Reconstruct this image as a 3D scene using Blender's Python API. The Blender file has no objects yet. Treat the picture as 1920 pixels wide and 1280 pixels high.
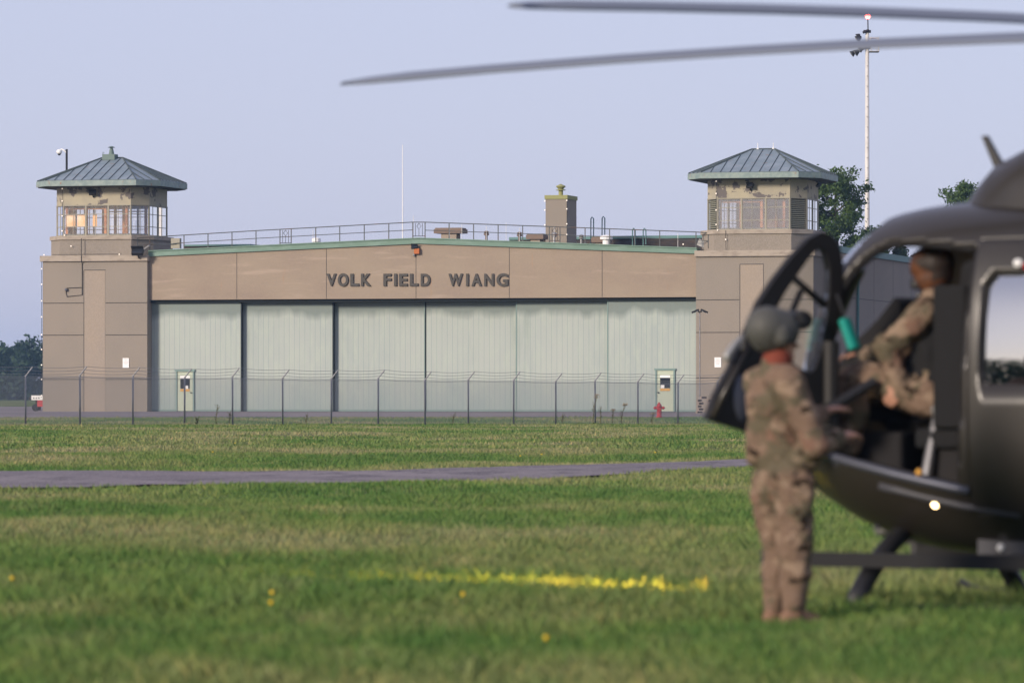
import bpy, math, random
import numpy as np
from mathutils import Vector, Matrix
random.seed(7); rng = np.random.default_rng(7)
R = math.radians
scn = bpy.context.scene
# ------------------------------------------------------------------ camera
FP = 9000.0; CH = 1.30; HY = 740.0            # focal length in photo pixels, camera height, horizon row
cam_d = bpy.data.cameras.new('camera'); cam = bpy.data.objects.new('camera', cam_d)
scn.collection.objects.link(cam); scn.camera = cam
cam.location = (0, 0, CH); cam.rotation_euler = (R(90), 0, 0)
cam_d.sensor_width = 36; cam_d.lens = FP/1920*36; cam_d.shift_y = (HY-640)/1920
cam_d.clip_start = 0.5; cam_d.clip_end = 12000
cam_d.dof.use_dof = True; cam_d.dof.focus_distance = 250; cam_d.dof.aperture_fstop = 3.9
# ------------------------------------------------------------------ world, sun, exposure
SUN_AZ, SUN_EL = 226.0, 18.0                    # clockwise from +Y
w = bpy.data.worlds.new('World'); scn.world = w; w.use_nodes = True
nt = w.node_tree; bg = nt.nodes['Background']
sky = nt.nodes.new('ShaderNodeTexSky'); sky.sky_type = 'NISHITA'; sky.sun_disc = False
sky.sun_elevation = R(SUN_EL); sky.sun_rotation = R(SUN_AZ); sky.air_density = 1.0; sky.dust_density = 1.2; sky.ozone_density = 3.0
mixw = nt.nodes.new('ShaderNodeMix'); mixw.data_type = 'RGBA'; mixw.inputs['Factor'].default_value = 0.72
mixw.inputs['B'].default_value = (5.1, 5.1, 6.95, 1)
nt.links.new(sky.outputs[0], mixw.inputs['A']); nt.links.new(mixw.outputs['Result'], bg.inputs['Color'])
bg.inputs['Strength'].default_value = 0.092
sd = bpy.data.lights.new('sun', 'SUN'); sd.energy = 3.0; sd.angle = R(12); sd.color = (1.0, 0.86, 0.72)
so = bpy.data.objects.new('sun', sd); scn.collection.objects.link(so)
sdir = Vector((math.sin(R(SUN_AZ))*math.cos(R(SUN_EL)), math.cos(R(SUN_AZ))*math.cos(R(SUN_EL)), math.sin(R(SUN_EL))))
so.rotation_euler = sdir.to_track_quat('Z', 'Y').to_euler()
scn.view_settings.view_transform = 'Standard'; scn.view_settings.look = 'None'
scn.view_settings.exposure = 0.50; scn.view_settings.gamma = 1
# ------------------------------------------------------------------ helpers
C = scn.collection
def tag(o, label=None, cat=None, group=None, kind=None):
    if label: o['label'] = label
    if cat: o['category'] = cat
    if group: o['group'] = group
    if kind: o['kind'] = kind
    return o
def empty(name, label, cat, loc=(0,0,0), rz=0, group=None):
    o = bpy.data.objects.new(name, None); C.objects.link(o); o.location = loc; o.rotation_euler = (0,0,rz)
    o.empty_display_size = 0.2
    return tag(o, label, cat, group)
def link_mesh(name, v, f, mat, parent=None, smooth=False):
    me = bpy.data.meshes.new(name); me.from_pydata([tuple(p) for p in v], [], [tuple(q) for q in f]); me.validate(); me.update()
    if mat: me.materials.append(mat)
    if smooth: me.polygons.foreach_set('use_smooth', [True]*len(me.polygons))
    o = bpy.data.objects.new(name, me); C.objects.link(o)
    if parent: o.parent = parent
    return o
class MB:
    def __init__(s): s.v = []; s.f = []; s.cuts = []
    def add(s, v, f):
        n = len(s.v); s.cuts.append((n, len(s.f))); s.v += [tuple(p) for p in v]; s.f += [tuple(i+n for i in q) for q in f]; return s
    def box(s, x0, x1, y0, y1, z0, z1):
        return s.add([(x0,y0,z0),(x1,y0,z0),(x1,y1,z0),(x0,y1,z0),(x0,y0,z1),(x1,y0,z1),(x1,y1,z1),(x0,y1,z1)],
                     [(0,3,2,1),(4,5,6,7),(0,1,5,4),(1,2,6,5),(2,3,7,6),(3,0,4,7)])
    def obox(s, c, sx, sy, sz, M):
        n = len(s.v); s.box(-sx/2,sx/2,-sy/2,sy/2,-sz/2,sz/2); c = Vector(c)
        for i in range(n, len(s.v)): s.v[i] = tuple(c + M @ Vector(s.v[i]))
        return s
    def pz(s, poly, z0, z1):
        n = len(poly); v = [(x,y,z0) for x,y in poly]+[(x,y,z1) for x,y in poly]
        return s.add(v, [tuple(range(n-1,-1,-1)), tuple(range(n,2*n))]+[(i,(i+1)%n,(i+1)%n+n,i+n) for i in range(n)])
    def py(s, poly, y0, y1):
        n = len(poly); v = [(x,y0,z) for x,z in poly]+[(x,y1,z) for x,z in poly]
        return s.add(v, [tuple(range(n)), tuple(range(2*n-1,n-1,-1))]+[(i,i+n,(i+1)%n+n,(i+1)%n) for i in range(n)])
    def tube(s, pts, r, n=6, r1=None, sq=1.0):
        pts = [Vector(p) for p in pts]; m = len(pts); rings = []
        for i, p in enumerate(pts):
            t = (pts[min(i+1,m-1)]-pts[max(i-1,0)]).normalized()
            a = t.cross(Vector((0,0,1)))
            if a.length < 1e-3: a = t.cross(Vector((0,1,0)))
            a.normalize(); b = a.cross(t)
            rr = r if r1 is None else r+(r1-r)*i/(m-1)
            rings.append([p+a*rr*math.cos(2*math.pi*k/n)+b*rr*sq*math.sin(2*math.pi*k/n) for k in range(n)])
        v = [q for ring in rings for q in ring]
        f = [(i*n+k, i*n+(k+1)%n, (i+1)*n+(k+1)%n, (i+1)*n+k) for i in range(m-1) for k in range(n)]
        f += [tuple(range(n-1,-1,-1)), tuple(range((m-1)*n, m*n))]
        return s.add(v, f)
    def lathe(s, prof, c=(0,0,0), n=16, M=None):
        c = Vector(c); m = len(prof); v = []
        for (r, z) in prof:
            for k in range(n):
                p = Vector((r*math.cos(2*math.pi*k/n), r*math.sin(2*math.pi*k/n), z))
                v.append(c + (M @ p if M else p))
        f = [(i*n+k, i*n+(k+1)%n, (i+1)*n+(k+1)%n, (i+1)*n+k) for i in range(m-1) for k in range(n)]
        f += [tuple(range(n-1,-1,-1)), tuple(range((m-1)*n, m*n))]
        return s.add(v, f)
    def ball(s, c, r, n=12, sc=(1,1,1)):
        m = n//2+2; pr = [(max(1e-4, r*math.sin(math.pi*i/(m-1))), -r*math.cos(math.pi*i/(m-1))) for i in range(m)]
        return s.lathe(pr, c, n, Matrix.Diagonal(sc))
    def out(s, name, mat, parent=None, smooth=False): return link_mesh(name, s.v, s.f, mat, parent, smooth)
    def outs(s, name, mat, parent=None, smooth=False):
        for a, b0 in zip(s.cuts, s.cuts[1:]+[(len(s.v), len(s.f))]):
            link_mesh(name, s.v[a[0]:b0[0]], [tuple(i-a[0] for i in q) for q in s.f[a[1]:b0[1]]], mat, parent, smooth)
def bevel(o, w_=0.01, seg=2):
    m = o.modifiers.new('bevel', 'BEVEL'); m.width = w_; m.segments = seg; m.limit_method = 'ANGLE'; return o
# ------------------------------------------------------------------ materials
MATS = {}
def mat(name, col, rough=0.7, metal=0.0, noise=None, bump=None, spec=0.3, emit=None, coat=0):
    """col base colour; noise = list of (scale, colour, lo, hi, stretch) patches laid over it; bump=(scale, strength)"""
    m = bpy.data.materials.new(name); m.use_nodes = True; t = m.node_tree; b = t.nodes['Principled BSDF']
    b.inputs['Roughness'].default_value = rough; b.inputs['Metallic'].default_value = metal
    b.inputs['Specular IOR Level'].default_value = spec; b.inputs['Coat Weight'].default_value = coat; b.inputs['Coat Roughness'].default_value = .22
    tc = t.nodes.new('ShaderNodeTexCoord'); cur = None
    for (sc, c2, lo, hi, st) in (noise or []):
        mp = t.nodes.new('ShaderNodeMapping'); mp.inputs['Scale'].default_value = st
        t.links.new(tc.outputs['Object'], mp.inputs['Vector'])
        n = t.nodes.new('ShaderNodeTexNoise'); n.inputs['Scale'].default_value = sc; n.inputs['Detail'].default_value = 5
        n.inputs['Roughness'].default_value = 0.6
        t.links.new(mp.outputs[0], n.inputs['Vector'])
        rp = t.nodes.new('ShaderNodeMapRange'); rp.inputs['From Min'].default_value = lo; rp.inputs['From Max'].default_value = hi
        t.links.new(n.outputs['Fac'], rp.inputs['Value'])
        mx = t.nodes.new('ShaderNodeMix'); mx.data_type = 'RGBA'
        t.links.new(rp.outputs[0], mx.inputs['Factor'])
        if cur is None: mx.inputs['A'].default_value = (*col, 1)
        else: t.links.new(cur, mx.inputs['A'])
        mx.inputs['B'].default_value = (*c2, 1); cur = mx.outputs['Result']
    if cur is None: b.inputs['Base Color'].default_value = (*col, 1)
    else: t.links.new(cur, b.inputs['Base Color'])
    if bump:
        n = t.nodes.new('ShaderNodeTexNoise'); n.inputs['Scale'].default_value = bump[0]; n.inputs['Detail'].default_value = 6
        t.links.new(tc.outputs['Object'], n.inputs['Vector'])
        bp = t.nodes.new('ShaderNodeBump'); bp.inputs['Strength'].default_value = bump[1]; bp.inputs['Distance'].default_value = 0.02
        t.links.new(n.outputs['Fac'], bp.inputs['Height']); t.links.new(bp.outputs[0], b.inputs['Normal'])
    if emit:
        b.inputs['Emission Color'].default_value = (*emit[0], 1); b.inputs['Emission Strength'].default_value = emit[1]
    MATS[name] = m; return m
one = (1,1,1)
M_stucco = mat('stucco_grey_tan', (.245,.208,.165), .9, noise=[(.35,(.205,.180,.148),.35,.7,(1,1,.6)),(22,(.31,.275,.235),.4,.75,one)], bump=(30,.35))
M_strip = mat('stucco_pilaster', (.30,.245,.185), .9, noise=[(.5,(.26,.225,.19),.35,.7,(1,1,.5)),(22,(.37,.31,.25),.4,.8,one)], bump=(30,.35))
M_beam = mat('stucco_header', (.285,.232,.172), .9, noise=[(.5,(.245,.195,.152),.38,.7,(.6,1,1.4)),(1.1,(.35,.28,.215),.58,.74,(.35,1,3)),(2.2,(.36,.19,.09),.66,.82,(1.6,1,.18)),(24,(.36,.285,.215),.45,.8,one)], bump=(30,.3))
M_cap = mat('concrete_cap', (.36,.31,.25), .9, noise=[(2,(.25,.21,.17),.45,.7,(1,1,3))], bump=(25,.3))
M_joint = mat('joint_dark', (.06,.055,.05), .9)
M_doordark = mat('door_gap', (.012,.018,.02), .8)
M_fascia = mat('fascia_green', (.13,.215,.165), .55, noise=[(3,(.18,.27,.22),.45,.75,(.5,1,1))])
M_teal = mat('teal_trim', (.10,.20,.19), .5)
M_roofmetal = mat('roof_metal', (.185,.235,.265), .5, .15, noise=[(1.2,(.25,.30,.335),.4,.65,one),(4,(.25,.17,.13),.60,.72,(1,1,1.5)),(9,(.14,.18,.19),.55,.8,(1,4,1))])
M_seam = mat('roof_seam', (.075,.095,.09), .5, .2)
M_eave = mat('eave_metal', (.25,.31,.28), .55, noise=[(3,(.18,.24,.23),.4,.6,one),(5,(.26,.13,.08),.63,.70,(1,1,.4))])
M_soffit = mat('soffit', (.05,.05,.045), .9)
M_peel = mat('peeling_paint', (.40,.36,.26), .8, noise=[(.9,(.34,.31,.24),.4,.6,one),(1.5,(.14,.125,.12),.56,.585,(1,1,1.2))])
M_frame = mat('window_frame_paint', (.30,.28,.22), .6)
M_orange = mat('timber_glow_tint', (.62,.23,.07), .6, noise=[(.6,(.28,.10,.05),.45,.6,one)])  # timber, its orange strengthened to stand for the warm glow indoors
M_intwall = mat('interior_wall', (.30,.135,.08), .8, noise=[(1.5,(.36,.25,.18),.4,.65,one)])  # brown wall, colour pushed to orange for the warm window glow
M_glowpanel = mat('amber_glow_paint', (.85,.50,.22), .8, noise=[(1.2,(.9,.72,.55),.4,.6,one)])  # sunset glow in the panes, put into an amber colour
M_louv = mat('louvre_paint', (.27,.27,.21), .6)
M_dark = mat('black_metal', (.018,.018,.02), .5)
M_steel = mat('galvanised_steel', (.20,.20,.215), .45, .5, noise=[(6,(.13,.13,.14),.4,.7,one)])
M_post = mat('fence_post_steel', (.24,.24,.255), .55, .2)
M_wire = mat('fence_wire', (.30,.30,.31), .5, .4)
M_rail = mat('rail_paint', (.075,.085,.085), .5, noise=[(2,(.12,.07,.05),.5,.7,one)])
M_white = mat('white_paint', (.78,.78,.76), .5)
M_offwhite = mat('pole_paint', (.62,.60,.56), .5, noise=[(2,(.52,.50,.46),.4,.7,one)])
M_grey = mat('grey_metal', (.30,.30,.29), .4, .4)
M_rust = mat('rusty_box', (.42,.13,.04), .8)
M_tar = mat('tar_parapet', (.052,.046,.046), .95, noise=[(1.5,(.085,.065,.055),.45,.7,(1,1,3))])
M_roofdeck = mat('roof_deck', (.12,.13,.13), .9)
M_chimcap = mat('chimney_cap_paint', (.27,.27,.11), .7)
M_vent = mat('vent_brown', (.18,.13,.10), .7)
M_hatch = mat('hatch_paint', (.13,.18,.165), .6)
M_letter = mat('letter_bronze', (.055,.05,.042), .6)
M_red = mat('hydrant_red', (.42,.02,.025), .45, noise=[(9,(.28,.02,.02),.45,.7,one)])
M_wood = mat('pallet_wood', (.30,.235,.19), .85, noise=[(4,(.22,.17,.14),.4,.7,(1,1,6))])
M_bulb = mat('bulb_glow', (.9,.85,.75), .4, emit=((1,.82,.66), .5))
M_redlamp = mat('red_beacon_glow', (.9,.1,.05), .3, emit=((1,.13,.11), 16))
M_rubber = mat('rubber', (.015,.015,.016), .8)
M_ydoor = mat('door_sign_yellow', (.62,.32,.06), .6)
M_print = mat('print_grey', (.30,.30,.32), .7)
M_pane = mat('door_pane_dark', (.02,.023,.03), .08, spec=.6)
M_cloth = mat('dark_fabric', (.011,.011,.012), .9, bump=(40,.3))
def glassmat(name, tint, refl=1.0, rough=0.02, dens=.0):
    m = bpy.data.materials.new(name); m.use_nodes = True; t = m.node_tree; t.nodes.clear()
    o = t.nodes.new('ShaderNodeOutputMaterial'); tr = t.nodes.new('ShaderNodeBsdfTransparent'); tr.inputs[0].default_value = (*tint,1)
    gl = t.nodes.new('ShaderNodeBsdfGlossy'); gl.inputs['Roughness'].default_value = rough; gl.inputs['Color'].default_value = (refl,refl,refl,1)
    fr = t.nodes.new('ShaderNodeFresnel'); fr.inputs['IOR'].default_value = 1.5
    ad = t.nodes.new('ShaderNodeMath'); ad.operation = 'ADD'; ad.inputs[1].default_value = dens
    t.links.new(fr.outputs[0], ad.inputs[0]); mx = t.nodes.new('ShaderNodeMixShader')
    t.links.new(ad.outputs[0], mx.inputs[0]); t.links.new(tr.outputs[0], mx.inputs[1]); t.links.new(gl.outputs[0], mx.inputs[2])
    t.links.new(mx.outputs[0], o.inputs[0]); return m
M_glass = glassmat('window_glass', (.99,.99,.99), dens=.03)
M_glass_brown = glassmat('window_glass_dull', (.95,.95,.95), dens=.12)
M_cockpitglass = glassmat('cockpit_glass', (.93,.94,.95), dens=.0)
M_darkglass = glassmat('cabin_glass', (.16,.17,.18), dens=.42)
# hangar door sheet: vertical seams every 0.29 m, scalloped grime under the header and damp at the foot
def door_sheet():
    m = mat('hangar_door_sheet', (.36,.395,.36), .6, noise=[(.25,(.315,.36,.335),.35,.7,(1,1,.5)),(3,(.37,.42,.36),.45,.75,(1,1,.25)),(.7,(.26,.31,.27),.60,.75,(1,1,.12))])
    t = m.node_tree; b = t.nodes['Principled BSDF']; cur = b.inputs['Base Color'].links[0].from_socket
    tc = t.nodes.new('ShaderNodeTexCoord'); sp = t.nodes.new('ShaderNodeSeparateXYZ'); t.links.new(tc.outputs['Object'], sp.inputs[0])
    def mth(op, a, b_=None, c=None):
        n = t.nodes.new('ShaderNodeMath'); n.operation = op
        for i, q in enumerate((a, b_, c)):
            if q is None: continue
            if isinstance(q, (int, float)): n.inputs[i].default_value = q
            else: t.links.new(q, n.inputs[i])
        return n.outputs[0]
    def mr(v, a, c, d, e):
        n = t.nodes.new('ShaderNodeMapRange'); t.links.new(v, n.inputs[0])
        for i, q in enumerate((a, c, d, e)): n.inputs[i+1].default_value = q
        return n.outputs[0]
    def mix(fac, colr):
        nonlocal cur
        n = t.nodes.new('ShaderNodeMix'); n.data_type = 'RGBA'; t.links.new(fac, n.inputs['Factor'])
        t.links.new(cur, n.inputs['A']); n.inputs['B'].default_value = (*colr,1); cur = n.outputs['Result']
    fr = mth('FRACT', mth('MULTIPLY', sp.outputs[0], 1/.295))
    seam = mth('LESS_THAN', mth('ABSOLUTE', mth('SUBTRACT', fr, .5)), .045)
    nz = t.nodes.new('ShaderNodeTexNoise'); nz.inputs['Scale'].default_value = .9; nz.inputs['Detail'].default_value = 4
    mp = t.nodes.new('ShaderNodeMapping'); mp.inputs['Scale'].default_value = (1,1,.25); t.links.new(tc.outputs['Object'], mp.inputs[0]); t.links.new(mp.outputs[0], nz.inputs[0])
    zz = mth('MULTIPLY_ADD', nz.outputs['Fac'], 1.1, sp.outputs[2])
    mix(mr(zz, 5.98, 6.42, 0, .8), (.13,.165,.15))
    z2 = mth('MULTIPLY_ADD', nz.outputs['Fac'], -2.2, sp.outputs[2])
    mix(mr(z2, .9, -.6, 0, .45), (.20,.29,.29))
    mix(mth('MULTIPLY', seam, .5), (.16,.23,.22))
    t.links.new(cur, b.inputs['Base Color'])
    return m
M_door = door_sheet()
M_pdoor = mat('personnel_door_paint', (.42,.47,.36), .6)
M_pframe = mat('door_frame_green', (.17,.25,.23), .6)
# vegetation / ground
def grassmat(name, blade):
    m = bpy.data.materials.new(name); m.use_nodes = True; t = m.node_tree; b = t.nodes['Principled BSDF']
    b.inputs['Roughness'].default_value = .8 if blade else 1; b.inputs['Specular IOR Level'].default_value = .12 if blade else 0.0
    geo = t.nodes.new('ShaderNodeNewGeometry')
    def noise(sc, det, st):
        mp = t.nodes.new('ShaderNodeMapping'); mp.inputs['Scale'].default_value = st
        t.links.new(geo.outputs['Position'], mp.inputs[0])
        n = t.nodes.new('ShaderNodeTexNoise'); n.inputs['Scale'].default_value = sc; n.inputs['Detail'].default_value = det
        t.links.new(mp.outputs[0], n.inputs['Vector']); return n.outputs['Fac']
    def ramp(f, stops):
        r = t.nodes.new('ShaderNodeValToRGB'); t.links.new(f, r.inputs[0]); e = r.color_ramp.elements
        e[0].position = stops[0][0]; e[0].color = (*stops[0][1],1); e[1].position = stops[-1][0]; e[1].color = (*stops[-1][1],1)
        for p, c in stops[1:-1]:
            q = e.new(p); q.color = (*c,1)
        return r.outputs[0]
    k = 2.0 if blade else 1.3
    c = lambda a: tuple(x*k for x in a)
    spx = t.nodes.new('ShaderNodeSeparateXYZ'); t.links.new(geo.outputs['Position'], spx.inputs[0])
    def M(op, a, b_=None):
        n = t.nodes.new('ShaderNodeMath'); n.operation = op
        for i, q in enumerate((a, b_)):
            if q is None: continue
            if isinstance(q, (int, float)): n.inputs[i].default_value = q
            else: t.links.new(q, n.inputs[i])
        return n.outputs[0]
    f0 = noise(.16, 5, (1,.55,1))
    for y0_, w0_, k0_ in ((43,7,.022),(54,8,-.055),(31,2.6,-.05),(23.0,2.5,-.04),(120,25,.015),(98,6,-.05),(185,30,.01)):
        f0 = M('ADD', f0, M('MULTIPLY', M('EXPONENT', M('MULTIPLY', M('POWER', M('ABSOLUTE', M('DIVIDE', M('SUBTRACT', M('ADD', spx.outputs[1], M('MULTIPLY', spx.outputs[0], -.35)), y0_), w0_)), 2.0), -1.0)), k0_))
    big = ramp(f0, [(.385,c((.050,.098,.026))),(.455,c((.078,.122,.034))),(.50,c((.112,.132,.050))),(.555,c((.140,.145,.066))),(.625,c((.175,.160,.092)))])
    sm = ramp(noise(1.6, 4, (1,.5,1)), [(.35,c((.045,.088,.024))),(.52,c((.092,.122,.040))),(.66,c((.18,.16,.085)))])
    mx = t.nodes.new('ShaderNodeMix'); mx.data_type = 'RGBA'; mx.inputs['Factor'].default_value = .30
    t.links.new(big, mx.inputs['A']); t.links.new(sm, mx.inputs['B']); cur = mx.outputs['Result']
    if blade:
        at = t.nodes.new('ShaderNodeAttribute'); at.attribute_name = 'rnd'
        r2 = ramp(at.outputs['Fac'], [(0,(.55,.75,.55)),(.5,(1,1,1)),(.86,(1.12,1.08,.9)),(.95,(1.4,1.2,1.05)),(1,(1.7,1.35,1.3))])
        m2 = t.nodes.new('ShaderNodeMix'); m2.data_type = 'RGBA'; m2.blend_type = 'MULTIPLY'; m2.inputs['Factor'].default_value = 1
        t.links.new(cur, m2.inputs['A']); t.links.new(r2, m2.inputs['B']); cur = m2.outputs['Result']
        tl = t.nodes.new('ShaderNodeBsdfTranslucent'); t.links.new(cur, tl.inputs[0])
        ms = t.nodes.new('ShaderNodeMixShader'); ms.inputs[0].default_value = .35
        t.links.new(b.outputs[0], ms.inputs[1]); t.links.new(tl.outputs[0], ms.inputs[2])
        t.links.new(ms.outputs[0], t.nodes['Material Output'].inputs[0])
    t.links.new(cur, b.inputs['Base Color']); return m
M_ground = grassmat('turf_soil', False); M_blade = grassmat('grass_blades', True)
M_road = mat('old_asphalt', (.23,.20,.20), .95, spec=.1, noise=[(.25,(.15,.13,.14),.4,.65,(1,1,1)),(.8,(.085,.075,.085),.52,.62,(1.2,.5,1)),(3,(.15,.13,.135),.5,.65,(1.6,.6,1)),(24,(.33,.295,.29),.5,.66,(1,.6,1))], bump=(20,.5))
M_apron = mat('apron_concrete', (.27,.23,.225), .95, spec=.1, noise=[(.08,(.19,.165,.17),.4,.65,one),(1.2,(.15,.135,.145),.6,.8,(.4,2,1))])
def leafmat(name, a, b2, c2):
    m = mat(name, a, .6, noise=[(1.1,b2,.42,.62,one),(6,c2,.5,.75,one)]); t = m.node_tree; p = t.nodes['Principled BSDF']
    tl = t.nodes.new('ShaderNodeBsdfTranslucent'); t.links.new(p.inputs['Base Color'].links[0].from_socket, tl.inputs[0])
    ms = t.nodes.new('ShaderNodeMixShader'); ms.inputs[0].default_value = .3
    t.links.new(p.outputs[0], ms.inputs[1]); t.links.new(tl.outputs[0], ms.inputs[2]); t.links.new(ms.outputs[0], t.nodes['Material Output'].inputs[0])
    return m
M_leaf = leafmat('leaves_broad', (.045,.090,.026), (.080,.135,.034), (.115,.16,.04))
M_pine = leafmat('needles', (.018,.042,.022), (.030,.060,.026), (.04,.075,.03))
M_forest = leafmat('forest_leaves', (.022,.050,.024), (.045,.080,.030), (.05,.08,.03))
M_bark = mat('bark', (.075,.06,.045), .9, noise=[(5,(.12,.10,.08),.4,.7,(1,1,.3))])
M_weed = mat('weed_stalk', (.16,.14,.06), .8); M_weedg = mat('weed_leaf', (.07,.11,.03), .7); M_seed = mat('seed_head', (.33,.27,.17), .9)
M_yellow = mat('petal_yellow', (.75,.50,.02), .6)
# helicopter + people
M_heli = mat('helicopter_paint', (.017,.0135,.0095), .55, spec=.35, coat=.55, noise=[(2,(.021,.017,.013),.4,.7,one)])
M_heliin = mat('cockpit_interior', (.012,.011,.012), .8)
M_sill = mat('sill_metal', (.09,.095,.12), .45, .4)
M_blackp = mat('door_frame_black', (.014,.013,.013), .5)
M_rotor = mat('rotor_blade_paint', (.15,.17,.21), .6)
M_teals = mat('teal_cover', (.005,.24,.19), .6)
M_bbox = mat('belly_box_paint', (.06,.06,.068), .5)
M_lamp = mat('landing_lamp_glow', (1,.9,.7), .3, emit=((1,.70,.32), 9))
M_helmet = mat('helmet_shell', (.068,.068,.062), .6, spec=.3)
M_skin = mat('skin', (.42,.22,.15), .55)
M_scarf = mat('orange_collar', (.17,.038,.022), .8)
M_boot = mat('boot_suede', (.20,.115,.075), .9, bump=(60,.3))
M_glove = mat('tan_glove', (.36,.17,.06), .8)
def camo():
    m = mat('camouflage_cloth', (.165,.112,.080), .95, spec=.1, noise=[(4,(.105,.088,.058),.50,.56,(1,1,1.3)),(6,(.235,.17,.12),.54,.58,(1,1,1.6)),(8,(.035,.024,.016),.58,.62,(1,1,1.5)),(3.2,(.175,.105,.075),.58,.62,one)], bump=(14,.8))
    return m
M_camo = camo()
# ------------------------------------------------------------------ terrain
def sst(a, b, x): t = np.clip((x-a)/(b-a), 0, 1); return t*t*(3-2*t)
def gz(X, Y):
    X = np.asarray(X, float); Y = np.asarray(Y, float)
    Xc = np.clip(X, -40, 30)
    Df = 190+32*(Xc+19.25)/26.9; zf = .097-.177*(Xc+19.25)/26.9
    Da = 230+(Xc+24.5)*.3; za = .18+0*Xc
    z = np.where(Y < 150, 0, np.where(Y < Df, zf*(Y-150)/(Df-150), np.where(Y < Da, zf+(za-zf)*(Y-Df)/np.maximum(Da-Df, 4), np.minimum(za+(.37-za)*(Y-Da)/14, .37))))
    z = np.where(Y < 150, 0, z)
    amp = .10*sst(34, 60, Y)*(1-sst(150, 190, Y)) + .018*(1-sst(34, 60, Y))*sst(10, 16, Y)
    u = np.sin(.31*X+.10*Y+1)*np.sin(.21*Y+.6)*.55+np.sin(.75*X-.23*Y)*np.sin(.47*Y+2)*.3+np.sin(1.9*X+.8*Y)*.12
    # swale either side of the road
    u = u - .5*np.exp(-((Y-(62+.25*X))/5.0)**2)
    return z+amp*u*(1-.75*road_w(X, Y))
def road_edges(X):
    far = np.interp(X, [-60,-30,-8.6,-5,-2.4,0,2.2,4.7,15,40], [77,79,80.7,81,81.8,85,90,96,121,178])
    near = np.interp(X, [-60,-30,-7.2,-1.9,.3,2.2,4.2,15,40], [62,64.5,67,69.4,73,78.6,85.4,111,168])
    return near, far
def road_w(X, Y):
    n, f = road_edges(X); return sst(-4, 1, Y-n)*(1-sst(-1, 4, Y-f))
gy = np.concatenate([-np.geomspace(2500, 5, 22), np.arange(0, 104, .5), np.arange(104, 300, 2.0), np.geomspace(300, 2500, 24)])
gx = np.concatenate([-np.geomspace(2500, 42, 20), np.arange(-40, 40.1, .8), np.geomspace(42, 2500, 20)])
GX, GY = np.meshgrid(gx, gy); GZ = gz(GX, GY); nx, ny = len(gx), len(gy)
vv = np.stack([GX, GY, GZ], -1).reshape(-1, 3)
idx = np.arange(nx*ny).reshape(ny, nx)
ff = np.stack([idx[:-1,:-1], idx[:-1,1:], idx[1:,1:], idx[1:,:-1]], -1).reshape(-1, 4)
def fast_mesh(name, v, f, mat_, smooth=False, parent=None, rnd=None):
    me = bpy.data.meshes.new(name); v = np.ascontiguousarray(v, np.float32); f = np.ascontiguousarray(f, np.int32)
    me.vertices.add(len(v)); me.vertices.foreach_set('co', v.ravel()); k = f.shape[1]
    me.loops.add(f.size); me.loops.foreach_set('vertex_index', f.ravel())
    me.polygons.add(len(f)); me.polygons.foreach_set('loop_start', np.arange(0, f.size, k, dtype=np.int32))
    me.polygons.foreach_set('loop_total', np.full(len(f), k, np.int32))
    me.update(calc_edges=True)
    if smooth: me.polygons.foreach_set('use_smooth', np.ones(len(f), bool))
    if rnd is not None:
        a = me.attributes.new('rnd', 'FLOAT', 'POINT'); a.data.foreach_set('value', rnd.astype(np.float32))
    me.materials.append(mat_); o = bpy.data.objects.new(name, me); C.objects.link(o)
    if parent: o.parent = parent
    return o
tag(fast_mesh('ground', vv, ff, M_ground, True), kind='structure')
# road strip
rx = np.arange(-58, 38, .8); rn, rf = road_edges(rx); nseg = 13
wob = .25*np.sin(rx*2.1)+.2*np.sin(rx*4.7+1)
ts = np.linspace(0, 1, nseg)[:,None]
RX = np.repeat(rx[None], nseg, 0); RY = (rn+wob)*(1-ts)+(rf+wob[::-1])*ts
RZ = gz(RX, RY)+.03
ri = np.arange(RX.size).reshape(RX.shape); rfc = np.stack([ri[:-1,:-1], ri[:-1,1:], ri[1:,1:], ri[1:,:-1]], -1).reshape(-1,4)
tag(fast_mesh('road', np.stack([RX,RY,RZ],-1).reshape(-1,3), rfc, M_road, True), kind='structure')
ax = np.concatenate([np.arange(-160,-44,8), np.arange(-44, 44, 2.0), np.arange(44, 120, 8)])
tt = np.concatenate([np.arange(0, 16, .5), np.array([16, 30, 60, 100, 148])])
AX = np.repeat(ax[None], len(tt), 0); AY = 230+(np.clip(AX,-40,30)+24.5)*.3+tt[:,None]
ai = np.arange(AX.size).reshape(AX.shape); af = np.stack([ai[:-1,:-1], ai[:-1,1:], ai[1:,1:], ai[1:,:-1]], -1).reshape(-1,4)
tag(fast_mesh('apron', np.stack([AX,AY,gz(AX,AY)+.02],-1).reshape(-1,3), af, M_apron, True), kind='structure')
# ------------------------------------------------------------------ hangar
CA, SA = math.cos(R(15)), math.sin(R(15)); D0 = 257.0
def lx(px, ly=0.0):
    k = (px-960)/FP; return (k*(D0+ly*CA)-ly*SA)/(CA+k*SA)
def lz(px, py, ly=0.0):
    Y = D0-lx(px, ly)*SA+ly*CA; return CH+(HY-py)/FP*Y
hangar = empty('hangar', 'long tan concrete hangar with six pale green sliding doors between two towers', 'hangar', (0, D0, 0), R(-15))
G0 = .30
ZB = 6.485                                    # underside of header
xL0, xL1 = lx(80), lx(276)                    # left tower block
xR0, xR1 = lx(1305), lx(1525)
ztL, ztP, ztR = lz(277,481,.3), lz(787,457,.3), lz(1303,476,.3)
xP = lx(787, .3)
def ztop(x): return np.interp(x, [xL1, xP, xR0], [ztL, ztP, ztR])
b = MB(); b.py([(xL1,ZB),(xR0,ZB),(xR0,ztR),(xP,ztP),(xL1,ztL)], .30, 1.0); b.out('header_beam', M_beam, hangar)
b = MB()
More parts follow.
